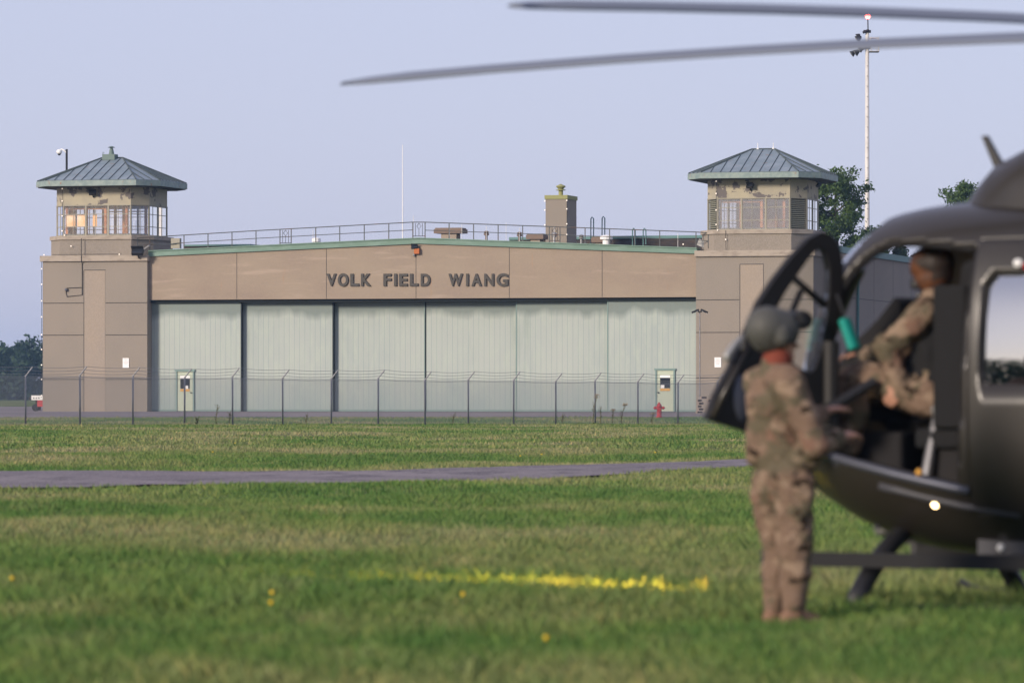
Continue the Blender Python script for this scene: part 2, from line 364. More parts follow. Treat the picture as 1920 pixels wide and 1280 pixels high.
for px in (444,612,780,955,1129):
    x = lx(px,.3); b.box(x-.014,x+.014,.294,.31,ZB+.01,float(ztop(x))-.02)
b.outs('panel_joint', M_joint, hangar)
b = MB(); b.py([(xL1+.0,ztL+.002),(xP,ztP+.002),(xR0,ztR+.002),(xR0,ztR+.27),(xP,ztP+.27),(xL1,ztL+.27)], .18, .9)
b.py([(xL1+.0,ztL+.271),(xP,ztP+.271),(xR0,ztR+.271),(xR0,ztR+.33),(xP,ztP+.33),(xL1,ztL+.33)], .12, 1.1); b.out('fascia', M_fascia, hangar)
b = MB(); DEP = 46
b.py([(xL1-.3,ZB+.3),(xR0+.3,ZB+.3),(xR0+.3,ztR+.2),(xP,ztP+.2),(xL1-.3,ztL+.2)], 3.0, DEP)
b.box(xL1, xR0, 1.0, 3.0, ZB+.2, ztL+.15); b.out('roof', M_roofdeck, hangar)
b = MB(); b.box(xL0+1.2, xL1-.05, 8.0, DEP, G0-.3, 9.0); b.out('side_wall', M_stucco, hangar)
# right side wall, long, in shade, green cap and downpipe
xS = xR1-1.1
sw = MB().box(xR0+.05, xS, 8.0, DEP, G0-.3, 9.15).out('side_wall', M_stucco, hangar)
MB().box(xR0-.02, xS+.12, 8.02, DEP+.1, 9.15, 9.5).out('side_cap', M_teal, hangar)
b = MB()
for ly in (17.5,):
    b.tube([(xS+.1,ly,9.1),(xS+.1,ly,8.7),(xS+.13,ly,8.5),(xS+.1,ly,.5)], .09, 8)
b.out('downpipe', M_teal, hangar)
b = MB()
for ly in (13, 23, 29, 35): b.box(xS-.02, xS+.006, ly-.02, ly+.02, .4, 9.1)
b.box(xS-.02, xS+.005, 8.5, DEP-.2, 6.7, 6.73); b.outs('wall_joint', M_joint, hangar)
# interior dark of door track pocket
MB().box(xL1, xR0, 1.75, 1.9, G0, ZB-.001).out('door_pocket', M_doordark, hangar)
MB().box(xL1, xR0, .55, 1.75, ZB-.16, ZB-.02).out('door_track', M_doordark, hangar)
# sliding doors
dpx = [285,453,625,797,969,1140,1306]; dly = [.75,1.05,1.35,1.35,1.05,.75]
def door_top(ly): return ZB-.17
for i in range(6):
    ly = dly[i]; x0 = lx(dpx[i],ly)+(.05 if i in (1,2) else .01); x1 = lx(dpx[i+1],ly)-(.05 if i in (0,1) else .01)
    if i == 0: x0 = xL1
    if i == 5: x1 = xR0
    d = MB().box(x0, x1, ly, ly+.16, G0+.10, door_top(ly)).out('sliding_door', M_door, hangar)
    e = MB()
    if i < 5: e.box(x1+.003, x1+.075, ly-.02, ly+.2, G0+.12, door_top(ly))
    if i in (3,4,5): e.box(x0-.06, x0-.002, ly-.015, ly+.15, G0+.12, door_top(ly))
    e.outs('edge_strip', M_pframe if i > 2 else M_doordark, d)
    MB().box(x0+.02, x1-.02, ly-.012, ly-.002, G0+.10, G0+.2).out('kick_strip', M_pframe, d)
def personnel_door(pxa, pxb, pyt, ly, flip):
    xa, xb = lx(pxa,ly), lx(pxb,ly); zt = lz(pxa,pyt,ly); y0 = ly-.03
    fr = MB(); fr.box(xa-.09,xa,y0-.05,y0+.02,G0+.12,zt); fr.box(xb,xb+.09,y0-.05,y0+.02,G0+.12,zt); fr.box(xa-.13,xb+.13,y0-.07,y0+.02,zt,zt+.1)
    MBd = MB().box(xa+.004,xb-.004,y0-.01,y0+.02,G0+.13,zt-.004).out('personnel_door', M_pdoor, hangar)
    fr.out('frame', M_pframe, MBd)
    cx = (xa+xb)/2; wz = zt-.95
    MB().box(cx-.27,cx+.27,y0-.025,y0-.012,wz,wz+.62).out('window', M_pane, MBd)
    MB().box(cx-.28,cx+.28,y0-.034,y0-.027,wz+.56,wz+.70).out('notice', M_white, MBd)
    MB().box(cx-.27,cx+.27,y0-.034,y0-.014,wz-.14,wz-.02).out('notice', M_ydoor, MBd)
    MB().box(cx-(.24 if flip else -.02),cx-(.04 if flip else -.18),y0-.034,y0-.027,wz+.0,wz+.17).out('notice', M_white, MBd)
    hx = xa+.09 if flip else xb-.09
    MB().ball((hx,y0-.06,G0+1.12),.045,8).out('handle', M_dark, MBd)
personnel_door(333,362,696,.75,False); personnel_door(1232,1263,694,.75,True)
# tower blocks
def block(x0, x1, capx0, capx1, depth):
    MB().box(x0, x1, 0, depth, G0-.3, 8.60).out('tower_block', M_stucco, hangar)
    c = MB().box(capx0, capx1, -.14, depth+.1, 8.61, 8.93); bevel(c.out('tower_cap', M_cap, hangar), .02)
block(xL0, xL1, lx(76), lx(278), 9.2); block(xR0, xR1, lx(1303), xR1+.12, 9.2)
def recess(x0, x1, z0, z1, mt, jl=True, jr=True):
    MB().box(x0, x1, -.012, .02, z0, z1).out('pilaster', mt, hangar)
    j = MB(); j.box(x0-.02,x1+.02,-.016,.02,z1,z1+.035)
    if jl: j.box(x0-.035,x0,-.016,.02,z0,z1)
    if jr: j.box(x1,x1+.02,-.014,.02,z0,z1)
    j.outs('pilaster_joint', M_joint, hangar)
recess(lx(158),lx(197),G0,lz(170,507),M_strip, True, False)
recess(lx(1388),lx(1431),G0,lz(1400,496),M_strip)
b = MB()
for py in (568,628,711): 
    z = lz(150,py); b.box(xL0+.01,lx(157),-.008,.01,z-.02,z+.02); b.box(lx(198),xL1+.002,-.008,.01,z-.02,z+.02)
for py in (562,623,708):
    z = lz(1350,py); b.box(xR0+.01,lx(1386),-.008,.01,z-.02,z+.02); b.box(lx(1432),xR1-.01,-.008,.01,z-.02,z+.02)
z = lz(150,711); b.box(xL1-.02,xL1+.008,.01,.7,z-.02,z+.02)
b.outs('wall_joint', M_joint, hangar)
# cabs: chamfered square rooms with glazing and hipped metal roof
def octo(cx, y0, w_, cxx, cyy, s, off=0.0):
    # w_ = front face length, cxx/cyy chamfer, s = side length; off = offset outward
    x0 = cx-w_/2-cxx-off; x1 = cx+w_/2+cxx+off; ya = y0-off; yb = y0+2*cyy+s+off
    f = off*.45
    return [(cx-w_/2-f,ya),(cx+w_/2+f,ya),(x1,y0+cyy-f),(x1,y0+cyy+s+f),(cx+w_/2+f,yb),(cx-w_/2-f,yb),(x0,y0+cyy+s+f),(x0,y0+cyy-f)]
def cab(cx, y0, louv, glass, seamseed, kind):
    W_, CX, CY, S_ = 3.92, .74, .94, 3.0
    zb, zl, zw0, zw1, ze, zr = 8.93, 10.02, 10.05, 11.66, 12.74, 14.40
    P0 = octo(cx, y0, W_, CX, CY, S_, .28); P1 = octo(cx, y0, W_, CX, CY, S_, .36); P = octo(cx, y0, W_, CX, CY, S_)
    MB().pz(P0, zb+.001, zl-.22).out('tower_upstand', M_stucco, hangar)
    bevel(MB().pz(P1, zl-.22, zl).out('tower_sill', M_cap, hangar), .015)
    Pin = octo(cx, y0, W_, CX, CY, S_, -.16)
    # upper band (ring) with peeling paint
    def ring(po, pi, z0, z1, m, nm):
        n = 8; v = [(x,y,z0) for x,y in po]+[(x,y,z1) for x,y in po]+[(x,y,z0) for x,y in pi]+[(x,y,z1) for x,y in pi]; f = []
        for i in range(n):
            j = (i+1)%n; f += [(i,j,j+n,i+n),(i+2*n,i+3*n,j+3*n,j+2*n),(i,i+2*n,j+2*n,j),(i+n,j+n,j+3*n,i+3*n)]
        return link_mesh(nm, v, f, m, hangar)
    ring(P, Pin, zw1+.06, ze-.02, M_peel, 'tower_band')
    ring(octo(cx,y0,W_,CX,CY,S_,.03), Pin, zw1, zw1+.06, M_frame, 'band_trim')
    ring(octo(cx,y0,W_,CX,CY,S_,.04), Pin, zl, zw0+.02, M_frame, 'window_sill_rail')
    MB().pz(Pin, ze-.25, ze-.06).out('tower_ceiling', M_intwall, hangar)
    if kind: 
        MB().box(cx-1.55, cx+2.3, y0+2.9, y0+3.0, zw0, zw1+.05).out('interior_partition', M_intwall, hangar)
    # glazing
    faces = [(0,1,3),(1,2,1 if not louv else 0),(2,3,2),(3,4,2),(4,5,3),(5,6,2),(6,7,2),(7,0,1 if not louv else 0)]
    for a, c, nwin in faces:
        A = Vector((*P[a],0)); B = Vector((*P[c],0)); u = (B-A); L = u.length; u.normalize(); nrm = Vector((u.y,-u.x,0)); rot = Matrix(((u.x,nrm.x,0),(u.y,nrm.y,0),(0,0,1)))
        def bar(o, s0, s1, z0, z1, t0=-.06, t1=.02):
            m = (A+u*((s0+s1)/2)+nrm*((t0+t1)/2)); o.obox((m.x,m.y,(z0+z1)/2), s1-s0, t1-t0, z1-z0, rot)
        if nwin == 0:
            o = MB(); bar(o, 0, .07, zw0, zw1); bar(o, L-.07, L, zw0, zw1)
            lo = MB()
            n_ = 15
            for k in range(n_):
                zc = zw0+.06+(zw1-zw0-.1)*(k+.5)/n_; m = A+u*(L/2)+nrm*(-.02)
                tilt = rot @ Matrix.Rotation(R(-35), 3, 'X')
                lo.obox((m.x,m.y,zc), L-.14, .10, .016, tilt)
            g = lo.out('louvre', M_louv, hangar); o.out('frame', M_frame, g)
            bk = MB(); bar(bk, .05, L-.05, zw0, zw1, -.2, -.14); bk.out('backing', M_doordark, g); continue
        pw = L/nwin
        for k in range(nwin):
            s0, s1 = k*pw, (k+1)*pw
            gl = MB(); bar(gl, s0+.05, s1-.05, zw0+.03, zw1-.02, -.03, -.022); g = gl.out('window', glass, hangar)
            fr = MB(); bar(fr, s0, s0+.05, zw0, zw1); bar(fr, s1-.05, s1, zw0, zw1)
            for zz in (zw0+.46, zw0+1.14): bar(fr, s0+.05, s1-.05, zz, zz+.035, -.05, .0)
            for q in ((.5,) if pw < 1.3 else (.42,)): bar(fr, s0+pw*q, s0+pw*q+.025, zw0, zw1, -.05, -.005)
            fr.out('frame', M_frame, g)
    # interior posts (timber) with the warm window glow put into their orange colour
    ip = MB()
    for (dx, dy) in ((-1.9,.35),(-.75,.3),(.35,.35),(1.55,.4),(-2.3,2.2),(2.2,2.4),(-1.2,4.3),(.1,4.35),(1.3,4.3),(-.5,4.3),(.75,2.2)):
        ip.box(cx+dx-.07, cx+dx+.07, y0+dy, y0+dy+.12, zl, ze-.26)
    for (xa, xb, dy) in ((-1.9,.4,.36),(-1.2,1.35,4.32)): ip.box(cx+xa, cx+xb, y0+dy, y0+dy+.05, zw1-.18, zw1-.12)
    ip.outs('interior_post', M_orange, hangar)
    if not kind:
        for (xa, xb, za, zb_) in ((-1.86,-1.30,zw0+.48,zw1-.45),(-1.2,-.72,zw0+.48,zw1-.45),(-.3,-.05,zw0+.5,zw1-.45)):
            MB().box(cx+xa, cx+xb, y0+.13, y0+.145, za, zb_).out('glow_panel', M_glowpanel, hangar)  # added panels behind the panes, painted as the warm sunset glow
    MB().pz(Pin, zl-.2, zl+.12).out('tower_floor', M_roofdeck, hangar)
    # roof
    RW, RCX, RCY, RS = 5.25, .96, 1.25, 4.45
    ry0 = y0-(2*RCY+RS-2*CY-S_)/2
    E = octo(cx, ry0, RW, RCX, RCY, RS); cyr = ry0+RCY+RS/2
    rl = .62; ridge = [(cx-rl,cyr,zr),(cx+rl,cyr,zr)]
    v = [(x,y,ze+.30) for x,y in E]+ridge; f = [(0,1,9,8),(1,2,9),(2,3,9),(3,4,9),(4,5,8,9),(5,6,8),(6,7,8),(7,0,8)]
    rf_ = link_mesh('tower_roof', v, f, M_roofmetal, hangar)
    E2 = octo(cx, ry0, RW, RCX, RCY, RS, .04)
    MB().pz(E2, ze-.02, ze+.285).out('eave_fascia', M_eave, rf_)
    MB().pz(octo(cx, ry0, RW, RCX, RCY, RS, -.05), ze-.06, ze-.021).out('soffit', M_soffit, rf_)
    sm = MB()
    def seg(a, c, r=.028):
        a, c = Vector(a), Vector(c); sm.tube([a+Vector((0,0,.02)), c+Vector((0,0,.02))], r, 4)
    ev = [Vector(q) for q in v]
    for a, top in ((0,8),(1,9),(2,9),(3,9),(4,9),(5,8),(6,8),(7,8)): seg(ev[a], ev[top], .035)
    seg(ev[8], ev[9], .035)
    for a, c, ta, tb in ((0,1,8,9),(1,2,9,9),(2,3,9,9),(3,4,9,9),(4,5,9,8),(5,6,8,8),(6,7,8,8),(7,0,8,8)):
        A, B, TA, TB = ev[a], ev[c], ev[ta], ev[tb]; L = (B-A).length; u = (B-A)/L; up = (TA-A)-u*((TA-A).dot(u)); H = up.length; n_ = int(L/.58)
        sa = (TA-A).dot(u); sb = (TB-A).dot(u)
        for k in range(1, n_+1):
            s = k*L/(n_+1)
            h = 1.0
            if s < sa: h = s/sa
            elif s > sb: h = (L-s)/(L-sb)
            if h > .06: seg(A+u*s, A+u*s+up*min(h,1)*.985, .022)
    sm.out('standing_seam', M_seam, rf_)
    return rf_, cyr, zr
cxL = (lx(118,-0.0)+lx(245,0.0))/2; cxR = (lx(1343)+lx(1482))/2
Y0 = .35
rfL, cyL, zrL = cab(lx(182,Y0), Y0, False, M_glass, 1, 0)
rfR, cyR, zrR = cab(lx(1413,Y0), Y0, True, M_glass_brown, 2, 1)
# cupola on left roof, lightning rods on right
cxl = lx(182,Y0); xx = lx(209, cyL)
b = MB(); b.box(xx-.42,xx+.30,cyL-.35,cyL+.25,zrL-.12,zrL+.2); b.out('roof_hatch', M_hatch, hangar)
b = MB(); b.lathe([(.16,zrL+.2),(.10,zrL+.5),(.06,zrL+.55),(.22,zrL+.58),(.05,zrL+.66)], (xx,cyL,0), 12); b.tube([(xx-.5,cyL,zrL+.1),(xx-.5,cyL,zrL+.34),(xx-.42,cyL,zrL+.3)], .02); b.out('roof_vent', M_hatch, hangar)
for px in (1421,1450):
    q = lx(px, cyR); b = MB(); b.tube([(q,cyR,zrR),(q,cyR,zrR+.34)], .022); b.lathe([(.07,zrR),(.07,zrR+.06),(.02,zrR+.08)], (q,cyR,0), 8); b.out('lightning_rod', M_white, hangar)
# flood lights
def flood(px, py, ly, s=1.0, yaw=0):
    x = lx(px,ly); z = lz(px,py,ly); Mr = Matrix.Rotation(yaw,3,'Z') @ Matrix.Rotation(R(-38),3,'X')
    b = MB(); b.obox((x,ly-.25*s,z), .46*s, .16*s, .30*s, Mr); b.obox((x,ly-.30*s,z+.14*s), .5*s, .26*s, .03, Mr)
    b.tube([(x,ly-.2*s,z-.1*s),(x,ly-.12*s,z-.26*s),(x,ly+.05,z-.28*s)], .035, 6); o = bevel(b.out('floodlight', M_dark, hangar), .01)
    MB().obox(Vector((x,ly-.25*s,z))+Mr@Vector((0,-.085*s,-.02*s)), .38*s, .01, .2*s, Mr).out('lens', M_pane, o); return o
flood(176,362,Y0,.85,.2); flood(1408,349,Y0,.85,-.3); flood(1537,347,Y0+1.4,.85,-1.0)
flood(262,472,-.1,1.35,.1); flood(779,463,.3,.75,.1)
x = lx(783,.3); MB().box(x-.14,x+.14,.08,.28,lz(783,476,.3),lz(783,466,.3)).out('junction_box', M_rust, hangar)
x = lx(777,.3); MB().ball((x,.2,lz(777,478,.3)),.07,8,(1,1,1.4)).out('small_lamp', M_grey, hangar)
x = lx(1318,1.2); b = MB(); zz = lz(1318,457,1.2); b.obox((x,1.2,zz),.5,.4,.34,Matrix.Rotation(.4,3,'Y')); b.tube([(x+.2,1.2,zz-.2),(x+.55,1.2,zz+.45)],.03); b.out('cctv_housing', M_grey, hangar)
x = lx(332,.9); MB().box(x-.25,x+.25,.6,.9,lz(332,466,.9),lz(332,447,.9)).out('equipment_box', M_frame, hangar)
b = MB(); xa = lx(272,.3); za = lz(272,468,.3); b.tube([(xa,.1,za),(xa+.35,0,za+.2)], .06, 8); b.ball((xa-.03,.12,za-.03),.09,8); b.out('floodlight', M_grey, hangar)
# conduits on left tower
b = MB(); x = lx(154,-.03); b.tube([(x,-.34 if 0 else -.16,lz(154,447)),(x,-.16,lz(154,490)),(x,-.03,lz(154,494)),(x,-.03,lz(154,553)),(lx(126),-.03,lz(126,556)),(lx(124),-.03,lz(124,548)),(lx(126),-.05,lz(126,543))], .022)
b.tube([(lx(126),-.03,lz(126,540)),(lx(153),-.03,lz(153,539))], .018); b.out('conduit', M_dark, hangar)
MB().ball((lx(125),-.1,lz(125,543)),.09,8).out('wall_lamp', M_steel, hangar)
# notices
for px, py in ((236,680),(1346,679)):
    x = lx(px,-.02); z = lz(px,py); n = MB().box(x-.18,x+.18,-.035,-.018,z-.26+ .08,z+.26).out('notice_sign', M_white, hangar)
    MB().box(x-.18,x+.18,-.034,-.018,z-.27,z-.195+.04).out('lower_plate', M_white, n)
    q = MB()
    for k, ww in enumerate((.11,.08,.13,.13,.09)): q.box(x-ww,x+ww,-.040,-.0355,z+.19-k*.07,z+.205-k*.07)
    q.outs('printed_line', M_print, n)
# string lights
def string(pts, bulbs, nm='string_light'):
    s = MB(); s.tube(pts, .012, 4); o = s.out(nm, M_dark, hangar)
    for p in bulbs: MB().ball(p, .038, 8).out('bulb', M_bulb, o)
xs = xL0-.04; ys = -.06
string([(xs,ys,lz(80,489)),(xs,ys,lz(80,745))], [(xs,ys,lz(80,y)) for y in (489,504,533,564,594,627,655,684,711,741)])
x = lx(117,Y0-.05); string([(x,Y0-.06,lz(117,352)),(x,Y0-.06,lz(117,445))], [(x,Y0-.08,lz(117,y,Y0)) for y in (354,377,405,433)])
string([(lx(100),-.16,8.99),(lx(230),-.16,8.99)], [(lx(q),-.2,8.98) for q in (85,226)]+[(lx(134),Y0-.42,lz(134,462,Y0)),(lx(122),Y0-.45,10.05)])
x = lx(1343,Y0-.05); string([(x,Y0-.06,lz(1343,338,Y0)),(x,Y0-.06,lz(1343,445,Y0))], [(x,Y0-.08,lz(1343,y,Y0)) for y in (340,363,394,421)]+[(x+.15,Y0-.42,lz(1350,432,Y0))])
string([(lx(1360,-.1),Y0-.4,lz(1360,432)),(lx(1361,-.1),Y0-.4,8.95)], [(lx(1361,0),Y0-.4,lz(1361,449,0))])
string([(lx(1281,.6),.7,lz(1281,470,.7)),(lx(1281,.6),.7,lz(1281,458,.7))], [(lx(1281,.7),.7,lz(1281,458,.7))])
# lettering
def letter(ch, pa, pb):
    cu = bpy.data.curves.new('letter', 'FONT'); cu.body = ch; cu.size = 1; cu.offset = .035; cu.extrude = .04
    to = bpy.data.objects.new('tmp', cu); C.objects.link(to); dg = bpy.context.evaluated_depsgraph_get()
    me = bpy.data.meshes.new_from_object(to.evaluated_get(dg)); bpy.data.objects.remove(to)
    co = np.array([q.co[:] for q in me.vertices]); mn, mx_ = co.min(0), co.max(0)
    x0, x1 = lx(pa,.25), lx(pb,.25); z0, z1 = lz((pa+pb)/2,536.3,.25), lz((pa+pb)/2,513,.25)
    if ch in 'OG': z0 -= .02; z1 += .02
    for q in me.vertices:
        c_ = q.co; q.co = (x0+(c_.x-mn[0])/(mx_[0]-mn[0])*(x1-x0), .25-(c_.z)*1.0, z0+(c_.y-mn[1])/(mx_[1]-mn[1])*(z1-z0))
    me.materials.clear(); me.materials.append(M_letter); o = bpy.data.objects.new('letter', me); C.objects.link(o); o.parent = hangar
    for p_ in me.polygons: p_.material_index = 0
    return o
for ch, a, c in (('V',612.5,630.5),('O',633.5,653),('L',657,673),('K',677,695.5),('F',719,733.5),('I',739,744),('E',748.5,764),('L',768.5,784),('D',789,806.5),
                 ('W',841,867.5),('I',874,878.5),('A',884,903),('N',908,926),('G',931,952.5)): letter(ch, a, c)
# railing along the parapet
RL = .55
rtop = [(325,442),(480,432.5),(774,416.6),(797,416.6),(980,423),(1305,435),(1330,437)]
b = MB(); b.tube([(lx(p,RL),RL,lz(p,q,RL)) for p,q in rtop], .028, 6)
b.tube([(lx(p,RL),RL,lz(p,q+14.5,RL)) for p,q in rtop[:3]], .022, 6); b.tube([(lx(p,RL),RL,lz(p,q+15,RL)) for p,q in rtop[3:]], .022, 6)
rail = b.out('railing', M_rail, hangar)
def ry(px): return float(np.interp(px, [p for p,_ in rtop], [q for _,q in rtop]))
for px in (345,390,435,480,525,546,592,637,683,729,774,797,842,888,934,980,1030,1050,1097,1143,1190,1237,1305,1328):
    x = lx(px,RL); MB().box(x-.022,x+.022,RL-.022,RL+.022,float(ztop(np.clip(x,xL1,xR0)))+.3,lz(px,ry(px),RL)).out('post', M_rail, rail)
for pa, pb in ((525,546),(774,797),(1030,1050)):
    o = MB(); pm = (pa+pb)/2; yt = ry(pm)
    for q in (pa+5, pm, pb-5): o.tube([(lx(q,RL),RL,lz(q,yt+2,RL) if q != pm else lz(q,yt+13,RL)),(lx(q,RL),RL,lz(q,yt+26,RL))], .014, 4)
    o.tube([(lx(pa,RL),RL,lz(pa,yt+26,RL)),(lx(pb,RL),RL,lz(pb,yt+26,RL))], .018, 4)
    o.tube([(lx(pm,RL),RL,lz(pm,yt+2,RL)),(lx(pm+4,RL),RL,lz(pm,yt+7.5,RL)),(lx(pm,RL),RL,lz(pm,yt+13,RL)),(lx(pm-4,RL),RL,lz(pm,yt+7.5,RL)),(lx(pm,RL),RL,lz(pm,yt+2,RL))], .016, 4)
    o.out('ornament', M_rail, rail)
# return railing by the left tower
b = MB()
for px in (258,281): b.tube([(lx(px,.2),.2,8.95),(lx(px,.2),.2,lz(px,446,.2))], .022, 4)
b.tube([(lx(258,.2),.2,lz(258,446,.2)),(lx(325,RL),RL,lz(325,442,RL))], .025, 4); b.tube([(lx(258,.2),.2,lz(258,460,.2)),(lx(330,RL),RL,lz(330,457,RL))], .02, 4); b.out('railing_return', M_rail, hangar)
# rear parapets
b = MB(); y1 = 14; b.box(lx(345,y1),lx(470,y1),y1,y1+4,8.5,lz(400,461.5,y1)); y1 = 16
b.box(lx(1150,y1),lx(1330,y1),y1,y1+6,8.5,lz(1240,447,y1)); y1 = 24; b.box(lx(955,y1),lx(1210,y1),y1,y1+6,8.5,lz(1080,449,y1)); b.outs('rear_parapet', M_tar, hangar)
b = MB(); y1 = 16; z = lz(1240,447,y1); b.box(lx(1150,y1)-.1,lx(1330,y1)+.1,y1-.1,y1+6,z+.002,z+.16); y1 = 24; z = lz(1080,449,y1); b.box(lx(955,y1),lx(1210,y1),y1-.1,y1+6,z+.002,z+.16)
y1 = 14; z = lz(400,461.5,y1); b.box(lx(345,y1),lx(470,y1),y1-.1,y1+4,z+.002,z+.1); b.outs('parapet_coping', M_teal, hangar)
# chimney
y1 = 10.0; xa, xm, xb = lx(1023,y1), lx(1062,y1), lx(1076,y1)
zc = lz(1040,366,y1); dpt = 2.2
ch = MB().box(xa, xa+(xm-xa)+.02, y1, y1+dpt, 8.2, zc-.22).out('chimney', M_stucco, hangar)
MB().box(xa-.05, xm+.07, y1-.05, y1+dpt+.05, zc-.219, zc).out('cap', M_chimcap, ch)
xc = lx(1049,y1+.6)
MB().lathe([(.13,zc),(.13,zc+.3),(.28,zc+.3),(.28,zc+.33),(.14,zc+.36),(.20,zc+.44),(.28,zc+.5),(.26,zc+.55),(.10,zc+.62),(.02,zc+.66)], (xc,y1+.9,0), 12).out('flue_cowl', M_chimcap, ch)
string([(xm+.05,y1-.05,zc-.3),(xm+.05,y1-.05,8.6)], [(xm+.05,y1-.1,lz(1062,q,y1)) for q in (376,392,420,440)]+[(xa-.03,y1-.05,lz(1023,q,y1)) for q in (377,394,422)])
# roof ventilators and small roof things
def vent(px, pyb, pyt, wpx, ly, kind):
    x = lx(px,ly); z0 = lz(px,pyb,ly)-.6; z1 = lz(px,pyt,ly); w_ = wpx*.029
    if kind == 'box':
        o = MB().box(x-w_*.27,x+w_*.27,ly-.4,ly+.4,z0,z1-.25).out('roof_ventilator', M_strip, hangar); MB().pz([(x-w_/2,ly-.55),(x+w_/2,ly-.55),(x+w_/2,ly+.55),(x-w_/2,ly+.55)], z1-.26, z1-.03).out('hood', M_vent, o)
        MB().box(x-w_*.46,x+w_*.46,ly-.5,ly+.5,z1-.031,z1+.04).out('hood_top', M_vent, o)
    elif kind == 'stack':
        MB().lathe([(w_*.22,z0),(w_*.22,z1-.22),(w_*.45,z1-.2),(w_*.5,z1-.12),(w_*.3,z1-.1),(w_*.5,z1-.06),(w_*.4,z1),(.02,z1+.05)], (x,ly,0), 12).out('roof_stack', M_vent if px < 1000 and px > 900 else M_grey, hangar)
    elif kind == 'drum':
        MB().lathe([(w_*.3,z0),(w_*.3,z1-.25),(w_*.5,z1-.22),(w_*.5,z1-.04),(w_*.3,z1),(.02,z1+.03)], (x,ly,0), 14).out('roof_ventilator', M_white, hangar)
vent(845,449,429,56,6,'box'); vent(1007,452,440,34,8,'box'); vent(1128,458,446,32,5,'box')
vent(593,455,446,17,4,'drum'); vent(1137,458,441,24,4,'drum')
vent(912,449,434,11,4,'stack'); vent(974,452,436,11,4,'stack'); vent(1039,456,437,11,4,'stack'); vent(1090,456,441,10,4,'stack'); 
for px, t, bb in ((1110,407,440),(1131,406,440),(1188,428,445),(1208,428,445)):
    y1 = 14; b = MB(); d = .07
    b.tube([(lx(px-2,y1),y1,lz(px,bb,y1)-.5),(lx(px-2,y1),y1,lz(px,t+3,y1)),(lx(px,y1),y1,lz(px,t,y1)),(lx(px+3,y1),y1,lz(px,t+3,y1)),(lx(px+3,y1),y1,lz(px,bb,y1)-.4)], .035, 6); b.out('ladder_hoop', M_teal, hangar)
y1 = 20; x = lx(755,y1); MB().tube([(x,y1,8.8),(x,y1,10.9),(x,y1,lz(755,272,y1))], .045, 6, .02).out('whip_antenna', M_white, hangar)
for px, t in ((587,432),(775,404),(843,422),(866,421),(912,424),(949,417),(974,427),(1039,425),(1271,437)):
    y1 = 3; x = lx(px,y1); MB().tube([(x,y1,8.8),(x,y1,lz(px,t,y1))], .014, 4).out('lightning_rod', M_white, hangar)
# camera mast on the left
x = lx(125,3); b = MB(); zt = lz(125,280,3); b.tube([(x,3,8.9),(x,3,zt)], .065, 8)
camera = b.out('camera_mast', M_dark, hangar); za = lz(115,282,3)
MB().tube([(x,3,za-.15),(x-.12,2.95,za-.02),(x-.25,2.95,za+.06),(x-.38,2.95,za)], .045, 8).out('bracket', M_white, camera)
MB().ball((x-.42,2.95,za-.08), .16, 14, (1,1,.9)).out('dome_housing', M_white, camera)
MB().ball((x-.42,2.95,za-.19), .10, 12).out('lens', M_dark, camera)
# ------------------------------------------------------------------ fence
def WP(px, py, d): return Vector(((px-960)*d/FP, d, CH+(HY-py)*d/FP))
fpx = [48,150,249,346,436,530,621,709,797,878,963,1042,1116,1196,1271]
P0 = Vector((-19.25,190)); P1 = Vector((7.67,222)); fd = (P1-P0).normalized(); FA = math.atan2(fd.y, fd.x)
fence = empty('chain_link_fence', 'galvanised chain link fence topped with barbed wire in front of hangar', 'fence', (P0.x, P0.y, 0), FA)
def fs(px):
    k = (px-960)/FP; return (k*P0.y-P0.x)/(fd.x-k*fd.y)
def fz(s): q = P0+fd*s; return float(gz(q.x, q.y))
posts = [fs(p) for p in fpx]; sp = posts[1]-posts[0]
posts = [posts[0]-sp*2, posts[0]-sp]+posts+[posts[-1]+3*k for k in range(1,8)]
tops = []
for i, s in enumerate(posts):
    g = fz(s); h = 1.97+.03*math.sin(i*2.3); t = .012*math.sin(i*1.7)
    b = MB(); b.tube([(s,0,g-.05),(s+t,0,g+h)], .036, 8); b.ball((s+t,0,g+h),.045,8); p = b.out('post', M_post, fence, True)
    arm = [(s+t,0,g+h),(s+t+.20,-.20,g+h+.37)]
    MB().tube(arm, .03, 6).out('barb_arm', M_post, p); tops.append((s+t, g+h, g))
def wires(fr):
    b = MB()
    for i in range(len(tops)-1):
        (s0,z0,_),(s1,z1,_) = tops[i], tops[i+1]; a = Vector((s0+.2*fr,-.2*fr,z0+.37*fr)); c = Vector((s1+.2*fr,-.2*fr,z1+.37*fr))
        pts = [a+(c-a)*t-Vector((0,0,.05*4*t*(1-t))) for t in (0,.25,.5,.75,1)]
        b.tube(pts, .006, 4)
        for k in range(1,20):
            t = k/20; q = a+(c-a)*t-Vector((0,0,.05*4*t*(1-t)))
            b.tube([q+Vector((-.02,0,.03)), q+Vector((.02,0,-.03))], .005, 3)
    b.out('barbed_wire', M_wire, fence)
for fr in (.98,.62,.28): wires(fr)
b = MB()
for i in range(len(tops)-1):
    (s0,z0,_),(s1,z1,_) = tops[i], tops[i+1]; b.tube([(s0,0,z0-.06),((s0+s1)/2,0,(z0+z1)/2-.085),(s1,0,z1-.06)], .008, 4)
b.out('tension_wire', M_wire, fence)
v = []; f = []; pitch = .075; rw = .0028
s = posts[0]; end = posts[-1]
